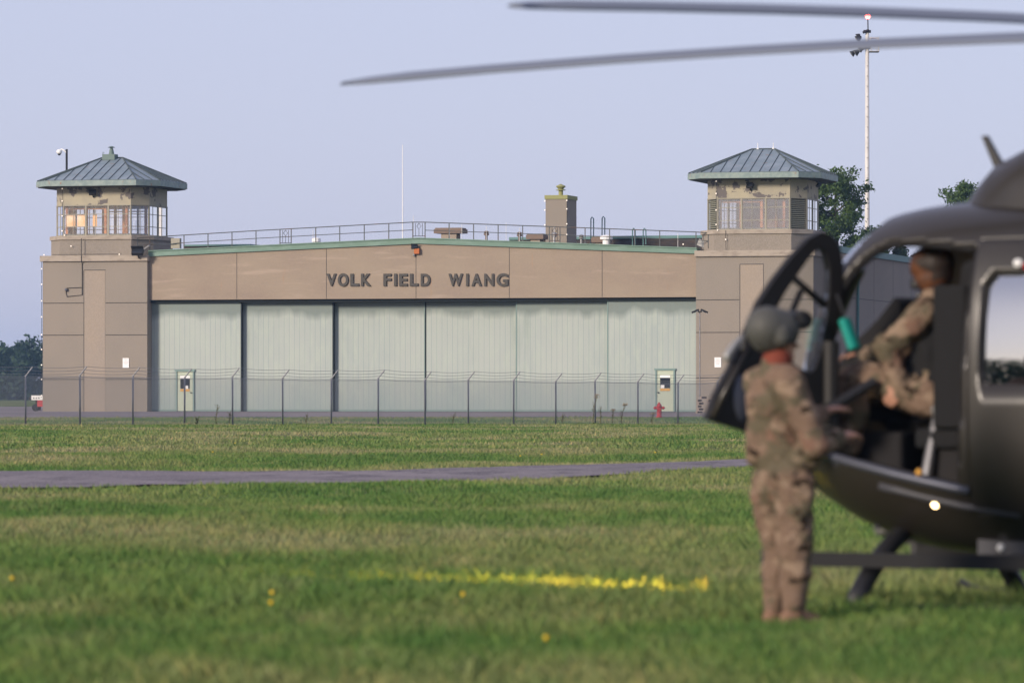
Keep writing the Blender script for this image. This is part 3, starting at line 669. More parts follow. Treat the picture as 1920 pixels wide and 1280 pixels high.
def strip(a, c):
    n = len(v); dx = Vector((c[0]-a[0],0,c[2]-a[2])).normalized(); pn = Vector((-dx.z,0,dx.x))*rw
    for q in (a, c):
        q = Vector(q); v.extend([q+pn+Vector((0,rw,0)), q-pn+Vector((0,rw,0)), q-pn-Vector((0,rw,0)), q+pn-Vector((0,rw,0))])
    f.extend([(n,n+1,n+5,n+4),(n+1,n+2,n+6,n+5),(n+2,n+3,n+7,n+6),(n+3,n,n+4,n+7)])
H_ = 1.92; x = s-H_
tz = lambda q: float(np.interp(q, [t[0] for t in tops], [t[2] for t in tops]))
while x < end:
    for sg in (1,-1):
        xa, xb = (x, x+H_) if sg > 0 else (x+H_, x)
        m = (xa+xb)/2; 
        if m < s or m > end: continue
        strip((xa,.012,tz(xa)+.02),(m,0.0,tz(m)+.02+H_/2)); strip((m,0,tz(m)+.02+H_/2),(xb,.012,tz(xb)+.02+H_+.03))
    x += pitch
link_mesh('chain_link_mesh', v, f, M_wire, fence)
# ------------------------------------------------------------------ light mast behind the hangar, small pole, hydrant, pallets, cart
D = 330; bx_ = WP(1626,740,D)
mast = empty('light_mast', 'tall white floodlight mast with red beacon rising behind the right tower', 'light mast', (bx_.x, D, .37))
def MZ(py): return CH+(HY-py)*D/FP-.37
MB().tube([(0,0,0),(0,0,MZ(450)),(0,0,MZ(62))], .21, 12, .125).out('pole', M_offwhite, mast, True)
hd = MB(); 
hd.tube([(0,-.1,MZ(88)),(-.3,-.2,MZ(92)),(-.55,-.3,MZ(96))], .1); hd.tube([(.1,-.1,MZ(57)),(-.3,-.2,MZ(62))], .1); hd.box(-.25,.25,-.15,.15,MZ(62),MZ(57)); hd.box(-.2,.22,-.2,.15,MZ(92),MZ(84)); hd.out('crossarm', M_dark, mast)
for (x, py, sc) in ((-.42,69,.85),(-.5,65,.6),(-.55,95,.8),(-.82,97,.75),(-.3,90,.7)):
    Mr = Matrix.Rotation(R(-125),3,'Y')
    o = MB().lathe([(.06,.0),(.16,.1),(.3,.42),(.31,.46)], (x,-.2,MZ(py)), 12, Mr @ Matrix.Scale(sc,3)).out('floodlight', M_dark, mast)
    MB().lathe([(.28*sc,.40*sc),(.27*sc,.47*sc),(.02,.5*sc)], (x,-.2,MZ(py)), 12, Mr).out('lens', M_grey, o)
cg = MB(); x0, x1 = .15, .78
for z in (MZ(97),MZ(72)):
    cg.tube([(x0,-.3,z),(x1,-.3,z),(x1,.4,z),(x0,.4,z)], .028, 4)
for (x,y) in ((x1,-.3),(x1,.4),(x0+.1,-.3)): cg.tube([(x,y,MZ(97)),(x,y,MZ(70))], .028, 4)
cg.tube([(x0,-.3,MZ(72)),(x1-.1,-.3,MZ(97))], .02, 4)
cg.out('platform_rail', M_offwhite, mast); MB().box(.1,.8,-.32,.42,MZ(98.5),MZ(97)).out('platform', M_dark, mast)
MB().tube([(.06,0,MZ(60)),(.04,0,MZ(36))], .045, 6).out('beacon_rod', M_dark, mast)
MB().ball((.04,0,MZ(31)), .19, 12).out('beacon', M_redlamp, mast)
# bolted steps
b = MB()
for k in range(26): b.box(-.05,.05,-.25+.002*k,-.16,6+k*.7,6.03+k*.7)
b.outs('climbing_rung', M_grey, mast)
D = 247; q = WP(1312,740,D); g = float(gz(q.x, D))
pole = empty('floodlight_pole', 'thin grey pole carrying four small floodlights beside the right door pier', 'lamp post', (q.x, D, g))
zt = CH+(HY-584)*D/FP-g
MB().tube([(0,0,0),(0,0,zt)], .035, 8, .028).out('pole', M_steel, pole)
for sx, sz in ((-.28,-.0),(.28,0),(-.12,.08),(.12,.08)):
    b = MB(); b.tube([(0,0,zt-.02),(sx,-.05,zt+sz)], .02, 4); b.obox((sx*1.15,-.1,zt+sz-.02),.2,.14,.1,Matrix.Rotation(R(20 if sx>0 else -20),3,'Y')); o = b.out('floodlight', M_dark, pole)
    MB().obox((sx*1.3,-.14,zt+sz-.07),.07,.05,.05,Matrix.Identity(3)).out('lens', M_white, o)
D = 239; q = WP(1236,740,D); g = float(gz(q.x, D)); hy = empty('fire_hydrant', 'red fire hydrant standing before the right personnel door', 'fire hydrant', (q.x, D, g))
MB().lathe([(.17,0),(.17,.05),(.125,.06),(.12,.42),(.16,.43),(.16,.48),(.13,.5)], (0,0,0), 14).out('barrel', M_red, hy, True)
MB().lathe([(.135,.5),(.13,.58),(.09,.67),(.05,.69),(.05,.75),(.01,.76)], (0,0,0), 12).out('bonnet', M_red, hy, True)
for sx in (-1,1): MB().lathe([(.07,.08),(.07,.2),(.085,.2),(.085,.25),(.03,.26),(.03,.29)], (0,0,.48), 10, Matrix.Rotation(R(90*sx),3,'Y')).out('side_cap', M_red, hy)
MB().lathe([(.09,.08),(.09,.2),(.1,.21),(.1,.26)], (0,0,.40), 10, Matrix.Rotation(R(90),3,'X')).out('front_cap', M_red, hy)
D = 246.5
for k in range(6):
    qx = WP(1331+(1.5 if k%2 else -1),740,D).x; z0 = .34+k*.15+.0
    if k == 5: qx += .15
    pl = empty('pallet', ['bottom wooden pallet of the stack','second wooden pallet up from the ground in the stack','third wooden pallet up from the ground in the stack','wooden pallet third from the top of the stack','wooden pallet just below the top one','topmost wooden pallet, the grey shorter looking one'][k]+' beside the right tower', 'pallet', (qx, D, z0 if k else .34), R(-15+(k*37%5-2)), 'wooden pallets stacked by the right tower')
    b = MB()
    for i in range(7): b.box(-.6,.6,-.5+i*.15,-.5+i*.15+.1,.115,.138)
    b.out('deck', M_wood if k < 5 else M_vent, pl)
    for xx_ in (-.55,0,.55): MB().box(xx_-.05,xx_+.05,-.5,.5,.022,.113).out('runner', M_wood, pl)
    b = MB()
    for i in (0,3,6): b.box(-.6,.6,-.5+i*.15,-.5+i*.15+.1,.0,.02)
    b.out('bottom_board', M_wood, pl)
D = 268; q = WP(78,740,D); g = .39
cart = empty('equipment_cart', 'white and black towed cart with red side partly hidden behind the left tower', 'cart', (q.x, D, g), R(-15))
MB().box(-.42,1.2,-.5,.5,.62,.88).out('body', M_white, cart)
MB().py([(-.62,.66),(-.42,.62),(-.42,.86),(-.6,.78)], -.4,.4).out('nose', M_dark, cart)
MB().box(-.28,-.12,-.2,.2,.05,.62).out('stand', M_dark, cart); MB().box(-.06,.3,-.52,-.40,.25,.61).out('side_panel', M_red, cart)
for xx_ in (-.2,.8): MB().lathe([(.02,-.06),(.2,-.06),(.2,.06),(.02,.06)], (xx_,-.42,.2), 12, Matrix.Rotation(R(90),3,'X')).out('wheel', M_rubber, cart)
b = MB()
for xx_ in (-.3,-.15,.0): b.box(xx_,xx_+.06,-.52,-.501,.7,.76)
b.outs('panel_vent', M_dark, cart)
# ------------------------------------------------------------------ weeds along the fence
wl = [(1107,741,.5,'tall dry weed with pale seed head left of the fourth fence post from the right'),(1122,762,.0,'short green weed just right of the fourth fence post from the right'),(1143,768,.2,'small thin weed between two fence posts below the sixth hangar door'),
      (1160,757,.6,'leaning brown weed between two fence posts below the sixth hangar door'),(1218,775,.1,'low bent weed left of the fire hydrant'),(401,758,.2,'upright green weed right of the left personnel door'),
      (426,773,.4,'short leaning weed left of the fifth fence post from the left'),(366,783,.0,'bushy low weed below the left personnel door'),(1050,776,.1,'small weed at the foot of the sixth fence post from the right'),
      (845,776,.3,'small weed standing below the fourth hangar door'),(570,777,.2,'small weed standing below the second hangar door')]
for i, (px, pt, lean, lb) in enumerate(wl):
    s = fs(px); qq = P0+fd*s; qq = qq+Vector((.1,-.35)); g = float(gz(qq.x,qq.y)); h = CH+(HY-pt)*qq.y/FP-g
    rr = random.Random(i); wd = empty('weed', lb, 'weed', (qq.x,qq.y,g), rr.random()*.4, 'weeds growing along the chain link fence')
    b = MB(); dx = lean*.5*h*(1 if i%3 else .6); pts = [(0,0,0),(dx*.3,0,h*.5),(dx,0,h)]
    b.tube(pts, .018, 5, .008)
    for k in range(7): t = .35+.08*k; p = Vector(pts[1])*(1-abs(2*t-1)) + Vector(pts[2])*max(0,2*t-1); a = rr.random()*6.28; b.tube([p, p+Vector((.12*math.cos(a),.12*math.sin(a),.16))], .007, 4)
    b.out('stalk', M_weed, wd)
    lf = MB()
    for k in range(26 if i in (1,5,7) else 14):
        t = rr.random(); p = Vector((dx*t*t,0,h*t)); a = rr.random()*6.28; l = .10*(1.2-t)+.05; d_ = Vector((math.cos(a),math.sin(a),rr.random()*.9)); n_ = Vector((-d_.y,d_.x,0))*.022
        lf.add([p,p+d_*l*.5+n_,p+d_*l,p+d_*l*.5-n_],[(0,1,2,3)])
    lf.out('leaf', M_weedg if i in (1,5,7,6) else M_weed, wd)
    if i in (0,3,2,4):
        sh = MB()
        for k in range(40):
            p = Vector((dx+rr.gauss(0,.055),rr.gauss(0,.055),h*.9+rr.random()*.28*h*.5)); e = .03
            sh.add([p+Vector((-e,0,0)),p+Vector((0,-e,0)),p+Vector((e,0,.01)),p+Vector((0,e,e))],[(0,1,2,3)])
        sh.out('seed_head', M_seed, wd)
# ------------------------------------------------------------------ trees
def leaves(cs, n, size, r, rg):
    """leaf quads scattered in clumps cs (k,3)"""
    idx_ = rg.integers(0, len(cs), n); c = cs[idx_]+rg.normal(0,1,(n,3))*np.asarray(r)
    a = rg.normal(0,1,(n,3)); a /= np.linalg.norm(a,axis=1)[:,None]; bb = rg.normal(0,1,(n,3)); bb -= a*(a*bb).sum(1)[:,None]; bb /= np.linalg.norm(bb,axis=1)[:,None]
    sz = size*rg.uniform(.5,1.3,(n,1)); v = np.stack([c-a*sz, c+bb*sz*.5, c+a*sz, c-bb*sz*.5],1).reshape(-1,3)
    return v, np.arange(4*n).reshape(-1,4)
def broad_tree(name, label, px, D, top_py, rad, seed, nleaf=16000):
    rg = np.random.default_rng(seed); q = WP(px,740,D); zt = CH+(HY-top_py)*D/FP-.37
    root = empty(name, label, 'tree', (q.x,D,.37), group='trees behind the hangar')
    tr = MB(); tr.tube([(0,0,0),(.1,0,zt*.35),(.2,.1,zt*.7),(.1,0,zt*.93)], .32, 8, .05); cs = []
    for k in range(26):
        t = .36+.6*k/26; a = k*2.4+rg.uniform(-.4,.4); L = rad*(1.08-.75*max(0,(t-.45)/.55)**1.6)*rg.uniform(.65,1.15); z0 = zt*t
        p0 = Vector((.15,.05,z0)); p2 = Vector((math.cos(a)*L, math.sin(a)*L, min(zt*.97, z0+L*.45+rg.uniform(-.3,.5)))); p1 = p0.lerp(p2,.5)+Vector((0,0,.2))
        tr.tube([p0,p1,p2], .07, 5, .015)
        for _ in range(9):
            u = rg.uniform(.4,1.1); c = p0.lerp(p2,u); cs.append((c.x+rg.normal(0,.35),c.y+rg.normal(0,.35),c.z+rg.normal(0,.3)))
    cs += [(rg.normal(.1,.25),rg.normal(0,.25),zt-abs(rg.normal(0,.6))) for _ in range(14)]
    v, f_ = leaves(np.array(cs), nleaf, .13, (.26,.26,.17), rg)
    tr.out('trunk', M_bark, root, True); fast_mesh('crown', v, f_, M_leaf, parent=root)
def pine(name, label, px, D, top_py, rad, seed):
    rg = np.random.default_rng(seed); q = WP(px,740,D); zt = CH+(HY-top_py)*D/FP-.37
    root = empty(name, label, 'tree', (q.x,D,.37), group='pines behind the hangar')
    tr = MB(); tr.tube([(0,0,0),(0,0,zt)], .22, 8, .02); cs = []
    nl = 22
    for k in range(nl):
        t = .3+.69*k/nl; L = rad*(1-t)**.8*1.4+.15
        for j in range(6):
            a = j*1.05+k*.7+rg.uniform(-.2,.2); LL = L*rg.uniform(.7,1.15)
            tr.tube([(0,0,zt*t),(math.cos(a)*LL,math.sin(a)*LL,zt*t+LL*.35)], .03, 4, .01)
            for u in np.linspace(.25,1,6): cs.append((math.cos(a)*LL*u, math.sin(a)*LL*u, zt*t+LL*.35*u))
    v, f_ = leaves(np.array(cs), 7000, .15, (.10,.10,.10), rg)
    tr.out('trunk', M_bark, root); fast_mesh('crown', v, f_, M_pine, parent=root)
broad_tree('broadleaf_tree', 'leafy green tree rising right behind the right tower', 1563, 315, 330, 3.4, 3, 23000)
broad_tree('broadleaf_tree', 'leafy tree whose top shows above the helicopter roof', 1808, 322, 349, 2.6, 8)
for px, t, rd, s, lb in ((1651,422,1.5,21,'slim pine between the mast and the helicopter roof'),(1688,455,1.7,22,'dark pine seen through the cockpit, the tallest there'),(1722,470,1.5,23,'short pine seen through the cockpit beside the pilot'),(1662,476,1.3,24,'lowest pine seen at left through the cockpit roof arch')):
    pine('pine_tree', lb, px, 330+s, t, rd, s)
def forest(label, xa, ya, xb, yb, rows, h, seed, nl, sz=.55):
    rg = np.random.default_rng(seed); A = np.array([xa,ya]); B = np.array([xb,yb]); L = np.linalg.norm(B-A); cs = []
    nrm = np.array([-(B-A)[1],(B-A)[0]])/L
    for r in range(rows):
        x = 0
        while x < L:
            x += rg.uniform(2.2,4.8); p = A+(B-A)*x/L+nrm*(r*5+rg.uniform(-1.5,1.5)); hh = h*rg.uniform(.72,1.05); wd = rg.uniform(1.7,2.8)
            con = rg.random() < .35
            for _ in range(34):
                t = rg.uniform(.02,1); w2 = wd*((1-t)*1.1+.08 if con else math.sqrt(max(.05,1-(2*max(t,.45)-1)**2)))
                a = rg.uniform(0,6.28); cs.append((p[0]+math.cos(a)*w2*rg.uniform(.3,1), p[1]+math.sin(a)*w2*rg.uniform(.3,1), .4+hh*t))
    v, f_ = leaves(np.array(cs), nl, sz, (.5,.5,.45), rg)
    return tag(fast_mesh('forest', v, f_, M_forest), label, 'trees', kind='stuff')
forest('dark blue green wood on the far side of the airfield left of the hangar', -112, 838, -50, 838, 4, 10.6, 5, 60000, .5)
forest('distant wood across the field behind the photographer', -215, 10, -40, -190, 3, 14, 6, 40000, .8)
# ------------------------------------------------------------------ grass
def grass():
    V = []; RN = []
    def band(y0, y1, dens, hm, wd, bend):
        hw0 = lambda y: .113*y+1.6
        area = (y1-y0)*(hw0(y0)+hw0(y1)); n = int(area*dens)
        Y = rng.uniform(y0,y1,int(n*1.1)); X = rng.uniform(-1,1,len(Y))*hw0(y1); k = np.abs(X) < hw0(Y); X, Y = X[k], Y[k]
        n0, f0 = road_edges(X); wb = .35*np.sin(X*3.1)+.3*np.sin(X*7.7+2)+rng.normal(0,.12,len(X)); Da = 230+(np.clip(X,-40,30)+24.5)*.3
        k = ~((Y > n0+wb) & (Y < f0+wb)) & (Y < Da-.05); X, Y = X[k], Y[k]
        pn = np.sin(X*.9+Y*.23)+np.sin(X*2.3-Y*.61+1)+np.sin(Y*.9+.4*X)
        h = hm*(1+.13*pn)*rng.uniform(.5,1.4,len(X)); h = np.maximum(h,.02)*(1-.7*np.exp(-((X-1.5)**2+(Y-26.6)**2)/.16)); a = rng.uniform(0,6.283,len(X)); Z = gz(X,Y)-.01
        ww = wd*rng.uniform(.6,1.3,len(X)); bd = h*bend*rng.uniform(.2,1.2,len(X)); ba = rng.uniform(0,6.283,len(X))
        dx, dy = np.cos(a)*ww, np.sin(a)*ww; bx, by = np.cos(ba)*bd, np.sin(ba)*bd
        v = np.stack([np.stack([X-dx,Y-dy,Z],-1), np.stack([X+dx,Y+dy,Z],-1), np.stack([X+bx*.4+dx*.7,Y+by*.4+dy*.7,Z+h*.6],-1), np.stack([X+bx,Y+by,Z+h],-1)],1)
        V.append(v.reshape(-1,3)); RN.append(np.repeat(rng.random(len(X)),4))
    band(17, 27, 1100, .085, .004, .6); band(27, 38, 900, .085, .005, .6); band(38, 62, 420, .07, .008, .6); band(62, 110, 170, .065, .013, .6); band(110, 242, 45, .075, .03, .6)
    def tufts(n, y0, y1, hm, wd, nb, spread):
        TY = rng.uniform(y0**.6,y1**.6,n)**(1/.6); TX = rng.uniform(-1,1,n)*(.113*TY+1.5)
        n0, f0 = road_edges(TX); k = ~((TY > n0-.6) & (TY < f0+.6)) & ~((np.abs(TX-1.5) < .45) & (np.abs(TY-26.3) < 1.0)); TX, TY = TX[k], TY[k]; m = len(TX)
        hh = hm*rng.uniform(.5,1.6,m)
        X = np.repeat(TX,nb)+rng.normal(0,spread,m*nb); Y = np.repeat(TY,nb)+rng.normal(0,spread,m*nb); h = np.repeat(hh,nb)*rng.uniform(.5,1.25,m*nb)
        a = rng.uniform(0,6.283,m*nb); ba = rng.uniform(0,6.283,m*nb); bd = h*rng.uniform(.1,.75,m*nb); Z = gz(X,Y)-.01
        dx, dy = np.cos(a)*wd, np.sin(a)*wd; bx, by = np.cos(ba)*bd, np.sin(ba)*bd
        v = np.stack([np.stack([X-dx,Y-dy,Z],-1), np.stack([X+dx,Y+dy,Z],-1), np.stack([X+bx*.35+dx*.6,Y+by*.35+dy*.6,Z+h*.6],-1), np.stack([X+bx,Y+by,Z+h],-1)],1)
        V.append(v.reshape(-1,3)); RN.append(np.repeat(np.clip(np.repeat(rng.random(m),nb)*.8+rng.uniform(0,.2,m*nb),0,1),4))
    tufts(3800, 19, 48, .082, .0028, 22, .06); tufts(1500, 28.5, 33, .10, .0028, 22, .07); tufts(3000, 48, 130, .075, .006, 16, .12); tufts(1500, 130, 232, .09, .014, 12, .2)
    v = np.concatenate(V); r = np.concatenate(RN); f_ = np.arange(len(v)).reshape(-1,4)
    tag(fast_mesh('grass', v, f_, M_blade, rnd=r), 'rough mown green grass with straw coloured patches covering the field', 'grass', kind='stuff')
grass()
dl = [(425,1137),(507,1160),(505,1180),(1020,1256),(715,1190),(865,1163),(20,1130),(1195,1262),(398,862),(440,836),(975,861),(1015,859),(1228,860),(150,798),(1120,1252),(820,1258)]
place = ['in the left foreground grass','in the foreground left of centre, upper one of a close pair','in the foreground left of centre, lower one of a close pair','at the bottom centre, the brightest','in the foreground right of centre left','below the lit strip of grass','at the left edge of the foreground','at the bottom right of centre','on the road verge at left','in the far lawn above the road at left','on the far road verge at centre','on the far road verge right of centre','on the far road verge before the hydrant','in the far lawn near the fence at left','at the bottom edge right of the brightest','at the bottom edge left of the brightest']
for i, (px, py) in enumerate(dl):
    if i in (7, 14, 15, 4, 0): continue
    d = CH*FP/(py-HY-(7 if py > 1000 else 2)); X = (px-960)*d/FP; g = float(gz(X,d)); hh = .13 if py > 1000 else .10; sc = 1 if d < 60 else 1.6
    o = empty('dandelion', 'yellow dandelion '+place[i], 'flower', (X,d,g), group='dandelions in the grass')
    MB().tube([(0,0,0),(.01,0,hh)], .003*sc, 5).out('stem', M_weedg, o)
    MB().lathe([(.004,hh-.008),(.012*sc,hh+.004),(.0135*sc,hh+.010),(.011*sc,hh+.016),(.002,hh+.018)], (.01,0,0), 12).out('flower_head', M_yellow, o)
# ------------------------------------------------------------------ helicopter
HC, HS = math.cos(R(30)), math.sin(R(30)); HO = Vector((4.33,28.2,0))
heli = empty('helicopter', 'dark olive military helicopter on skids with its front door open and rotor blades overhead', 'helicopter', HO, R(150))
def H(px, py, yh):
    k = (px-960)/FP; xh = (HO.x-HS*yh-k*(HO.y-HC*yh))/(HC+HS*k); Y = HO.y+HS*xh-HC*yh
    return Vector((xh, yh, CH-(py-HY)/FP*Y))
SX = [-3.4,-2.6,-1.8,-.8,0,.8,1.5,1.8,2.0,2.2,2.35,2.5,2.65,2.77,2.86,2.90]
SW = [.42,.66,.80,.86,.87,.87,.86,.85,.83,.79,.74,.66,.53,.38,.20,.03]
ZT = [2.30,2.38,2.42,2.44,2.45,2.45,2.44,2.425,2.40,2.35,2.27,2.10,1.82,1.52,1.28,1.08]
ZBt = [1.35,.95,.60,.38,.35,.35,.365,.39,.43,.49,.55,.63,.71,.79,.88,1.00]
def spl(xs, ys):
    xs = np.array(xs); ys = np.array(ys); m = np.gradient(ys, xs)
    def fn(x):
        i = int(np.clip(np.searchsorted(xs, x)-1, 0, len(xs)-2)); h = xs[i+1]-xs[i]; t = (x-xs[i])/h
        return float((2*t**3-3*t*t+1)*ys[i]+(t**3-2*t*t+t)*h*m[i]+(-2*t**3+3*t*t)*ys[i+1]+(t**3-t*t)*h*m[i+1])
    return fn
fw, fzt, fzb = spl(SX,SW), spl(SX,ZT), spl(SX,ZBt)
def fzm(x): return fzb(x)+(fzt(x)-fzb(x))*.42
NU, NL = 3.0, 2.9
def spt(x, th):
    c, s = math.cos(th), math.sin(th); zm = fzm(x)
    hz, n = (fzt(x)-zm, NU) if s >= 0 else (zm-fzb(x), NL)
    return (x, max(fw(x),.01)*math.copysign(abs(c)**(2/n), c), zm+hz*math.copysign(abs(s)**(2/n), s))
def ysurf(x, z):
    zm = fzm(x); h, n = (fzt(x)-zm, NU) if z >= zm else (zm-fzb(x), NL)
    return fw(x)*max(0, 1-min(1,abs(z-zm)/h)**n)**(1/n)
OPEN = [(1.36,2.17),(1.41,1.9),(1.47,1.5),(1.49,1.0),(1.47,.76),(1.9,.83),(2.36,.93),(2.44,1.05),(2.44,1.3),(2.41,1.5),(2.35,1.7),(2.24,1.9),(2.12,2.03),(1.95,2.13),(1.75,2.17)]
def HSf(px, py):
    y = .7
    for _ in range(14):
        q = H(px,py,y); y = .5*y+.5*ysurf(q.x,q.z)
    q = H(px,py,y); return (q.x, q.z)
OPEN = [HSf(*q) for q in ((1836,467),(1829,520),(1820,580),(1811,660),(1806,760),(1803,850),(1800,912),(1740,900),(1680,884),(1620,870),(1566,862),(1556,840),(1553,790),(1552,740),(1552,690),(1555,640),(1561,590),(1571,558),(1585,531),(1597,513),(1611,498),(1627,482),(1644,470),(1660,462),(1677,457),(1710,455),(1760,459),(1800,463))]
SWIN = [(1.25,2.02),(.45,2.03),(.36,1.95),(.34,1.42),(.42,1.32),(1.20,1.32),(1.31,1.36),(1.33,1.44),(1.31,1.94)]
SBW = [(1.6,2.1),(1.55,1.35),(1.7,1.2),(2.3,1.15),(2.40,1.3),(2.38,1.5),(2.32,1.7),(2.2,1.9),(2.08,2.03),(1.9,2.11)]
def inside(p, poly):
    x, y = p; r = False; n = len(poly)
    for i in range(n):
        (x0,y0),(x1,y1) = poly[i], poly[(i+1)%n]
        if (y0 > y) != (y1 > y) and x < (x1-x0)*(y-y0)/(y1-y0)+x0: r = not r
    return r
frontx = [(.9,2.62),(1.05,2.62),(1.3,2.60),(1.5,2.58),(1.7,2.53),(1.9,2.44),(2.03,2.36),(2.13,2.28),(2.3,2.16)]
def classify(x, y, z):
    if y > 0 and inside((x,z), OPEN): return None
    if y > 0 and inside((x,z), SWIN): return 'cabin_window'
    if y < 0 and inside((x,z), SBW): return 'far_door_window'
    fx = float(np.interp(z, [a for a,_ in frontx], [c for _,c in frontx]))
    if z > 1.28 and z < fzt(x)+1 and x > fx and x < 2.86 and abs(y) > .035 and z < 2.37: return 'windshield'
    if y > .3 and -.25 < x < 1.40 and .62 < z < 2.2: return 'sliding_door'
    return 'fuselage'
xs_ = np.concatenate([np.linspace(-3.4,-.4,30), np.linspace(-.38,2.6,150), np.linspace(2.615,2.895,26)]); NT = 176
ths = [2*math.pi*k/NT for k in range(NT)]
grid = [[spt(x,t) for t in ths] for x in xs_]
parts = {}
for i in range(len(xs_)-1):
    for k in range(NT):
        q = [grid[i][k], grid[i+1][k], grid[i+1][(k+1)%NT], grid[i][(k+1)%NT]]; c = [sum(p[j] for p in q)/4 for j in range(3)]
        nm = classify(*c)
        if nm: parts.setdefault(nm, []).append(((i,k),(i+1,k),(i+1,(k+1)%NT),(i,(k+1)%NT)))
hm = {'fuselage':M_heli,'sliding_door':M_heli,'windshield':M_cockpitglass,'far_door_window':M_cockpitglass,'cabin_window':M_darkglass}
for nm, qs in parts.items():
    ids = {}; v = []; f = []
    for q in qs:
        ff_ = []
        for key in q:
            if key not in ids: ids[key] = len(v); v.append(grid[key[0]][key[1]])
            ff_.append(ids[key])
        f.append(ff_)
    if nm == 'sliding_door': v = [(a, c*1.012+.004, d_) for a,c,d_ in v]
    o = link_mesh({'cabin_window':'cabin_window','far_door_window':'door_window'}.get(nm,nm), v, f, hm[nm], heli, True)
    if nm in ('fuselage','sliding_door'):
        sm = o.modifiers.new('shell','SOLIDIFY'); sm.thickness = .03; sm.offset = -1
    if nm == 'fuselage': fus = o
    if nm == 'sliding_door': sdoor = o
nose = MB(); nose.v = []; 
MB().ball((2.895,0,1.08), .035, 10).out('nose_cap', M_heli, heli)
def surfline(poly, off, r, name, m, par, side=1, closed=True, n=5):
    pts = []; n = 3 if len(poly) > 20 else n
    P_ = poly+[poly[0]] if closed else poly
    for i in range(len(P_)-1):
        for t in np.linspace(0,1,n)[:-1]:
            x = P_[i][0]*(1-t)+P_[i+1][0]*t; z = P_[i][1]*(1-t)+P_[i+1][1]*t; pts.append((x, side*(ysurf(x,z)+off), z))
    pts.append((P_[-1][0], side*(ysurf(*P_[-1])+off), P_[-1][1])); return MB().tube(pts, r, 6).out(name, m, par, True)
surfline(OPEN, -.012, .028, 'door_seal', M_heliin, heli)
surfline(SWIN, .006, .016, 'window_seal', M_blackp, sdoor)
surfline(SBW, -.01, .03, 'far_door_frame', M_blackp, heli, -1)
surfline([(1.42,2.20),(-.27,2.20),(-.27,.60),(1.44,.60)], .016, .006, 'door_gap_line', M_blackp, sdoor, n=12)
# sill, sill tread and grab fittings
a0 = [(x, ysurf(x,z)+.03, z) for x, z in ((1.42,.735),(1.50,.75),(1.7,.79),(1.9,.83),(2.15,.885),(2.36,.93),(2.46,.955))]
MB().tube(a0, .030, 6).out('door_sill', M_sill, heli, True)
a1 = [(x, ysurf(x,z-.10)+.03, z-.10) for x, z in ((1.12,.70),(1.47,.745),(1.9,.835),(2.02,.86))]
MB().tube(a1, .026, 6).out('sill_step', M_bbox, heli, True)
p = H(1723,885,.9); MB().ball(p, .022, 8).out('latch', M_ydoor, heli)
# lit lamp on the lower side and belly fittings
p = H(1757,943,.72); yy = ysurf(p.x, p.z); p = H(1757,943,yy); MB().ball((p.x,p.y+.012,p.z), .029, 12).out('side_lamp', M_lamp, heli)
p = H(1917,493,.84); q = MB().ball((p.x-.05,p.y+.02,p.z-.02),.028,10,(1.3,.6,1)).out('nav_light', mat('nav_lens_red',(.5,.03,.04),.2), heli); MB().ball((p.x+.02,p.y+.02,p.z),.025,10,(1.2,.6,1)).out('nav_cover', M_white, q)
p = H(1682,985,.3); MB().tube([p, p+Vector((0,0,.16))], .03).out('lamp_mount', M_dark, heli)
p = H(1643,990,.5); MB().tube([p, p+Vector((-.1,0,.14))], .014, 6).out('belly_antenna', M_dark, heli)
p = H(1885,1025,.5); q = bevel(MB().box(p.x-.2,p.x+.14,.4,.6,p.z-.05,p.z+.07).out('belly_box', M_bbox, heli), .01); MB().ball((p.x-.02,.61,p.z),.025,8).out('lens', M_white, q)
p = H(1915,945,.80); MB().ball((p.x, ysurf(p.x,p.z)+.005, p.z),.04,8,(.5,.4,1.3)).out('marking_patch', M_ydoor, heli)
surfline([(1.36,2.22),(1.05,2.30)], .004, .005, 'panel_seam', M_blackp, heli, closed=False)
surfline([(.9,.58),(1.42,.60),(1.9,.70)], .004, .004, 'panel_seam', M_blackp, heli, closed=False)
surfline([(1.55,.56),(1.55,.44),(1.75,.45),(1.75,.58)], .004, .004, 'access_hatch', M_blackp, heli)
# skids
for sg in (1,-1):
    y = 1.2*sg
    MB().tube([(2.42,y,.10),(2.34,y,.06),(2.2,y,.04),(1,y,.045),(-.5,y,.045),(-1.9,y,.045)], .042, 10).out('skid', M_dark, heli, True)
    bmb = MB().box(-1.2,2.62,1.04*sg-.05,1.04*sg+.05,.285,.370); bs = bmb.out('boarding_step', M_rubber, heli); MB().box(2.62,2.66,1.04*sg-.05,1.04*sg+.05,.2,.38).out('end_plate', M_dark, bs)
for xc_ in (2.0,.72):
    pts = []
    for t in np.linspace(-1,1,25):
        y = 1.2*t; a = abs(t); z = .50 - .44*max(0,(a-.28)/.72)**1.75 if a > .28 else .50
        pts.append((xc_, y, max(.05,z)))
    MB().tube(pts, .058, 10).out('cross_tube', M_dark, heli, True)
b = MB(); b.box(.4,2.1,-.3,.3,.40,.52); b.out('belly_fairing', M_blackp, heli)
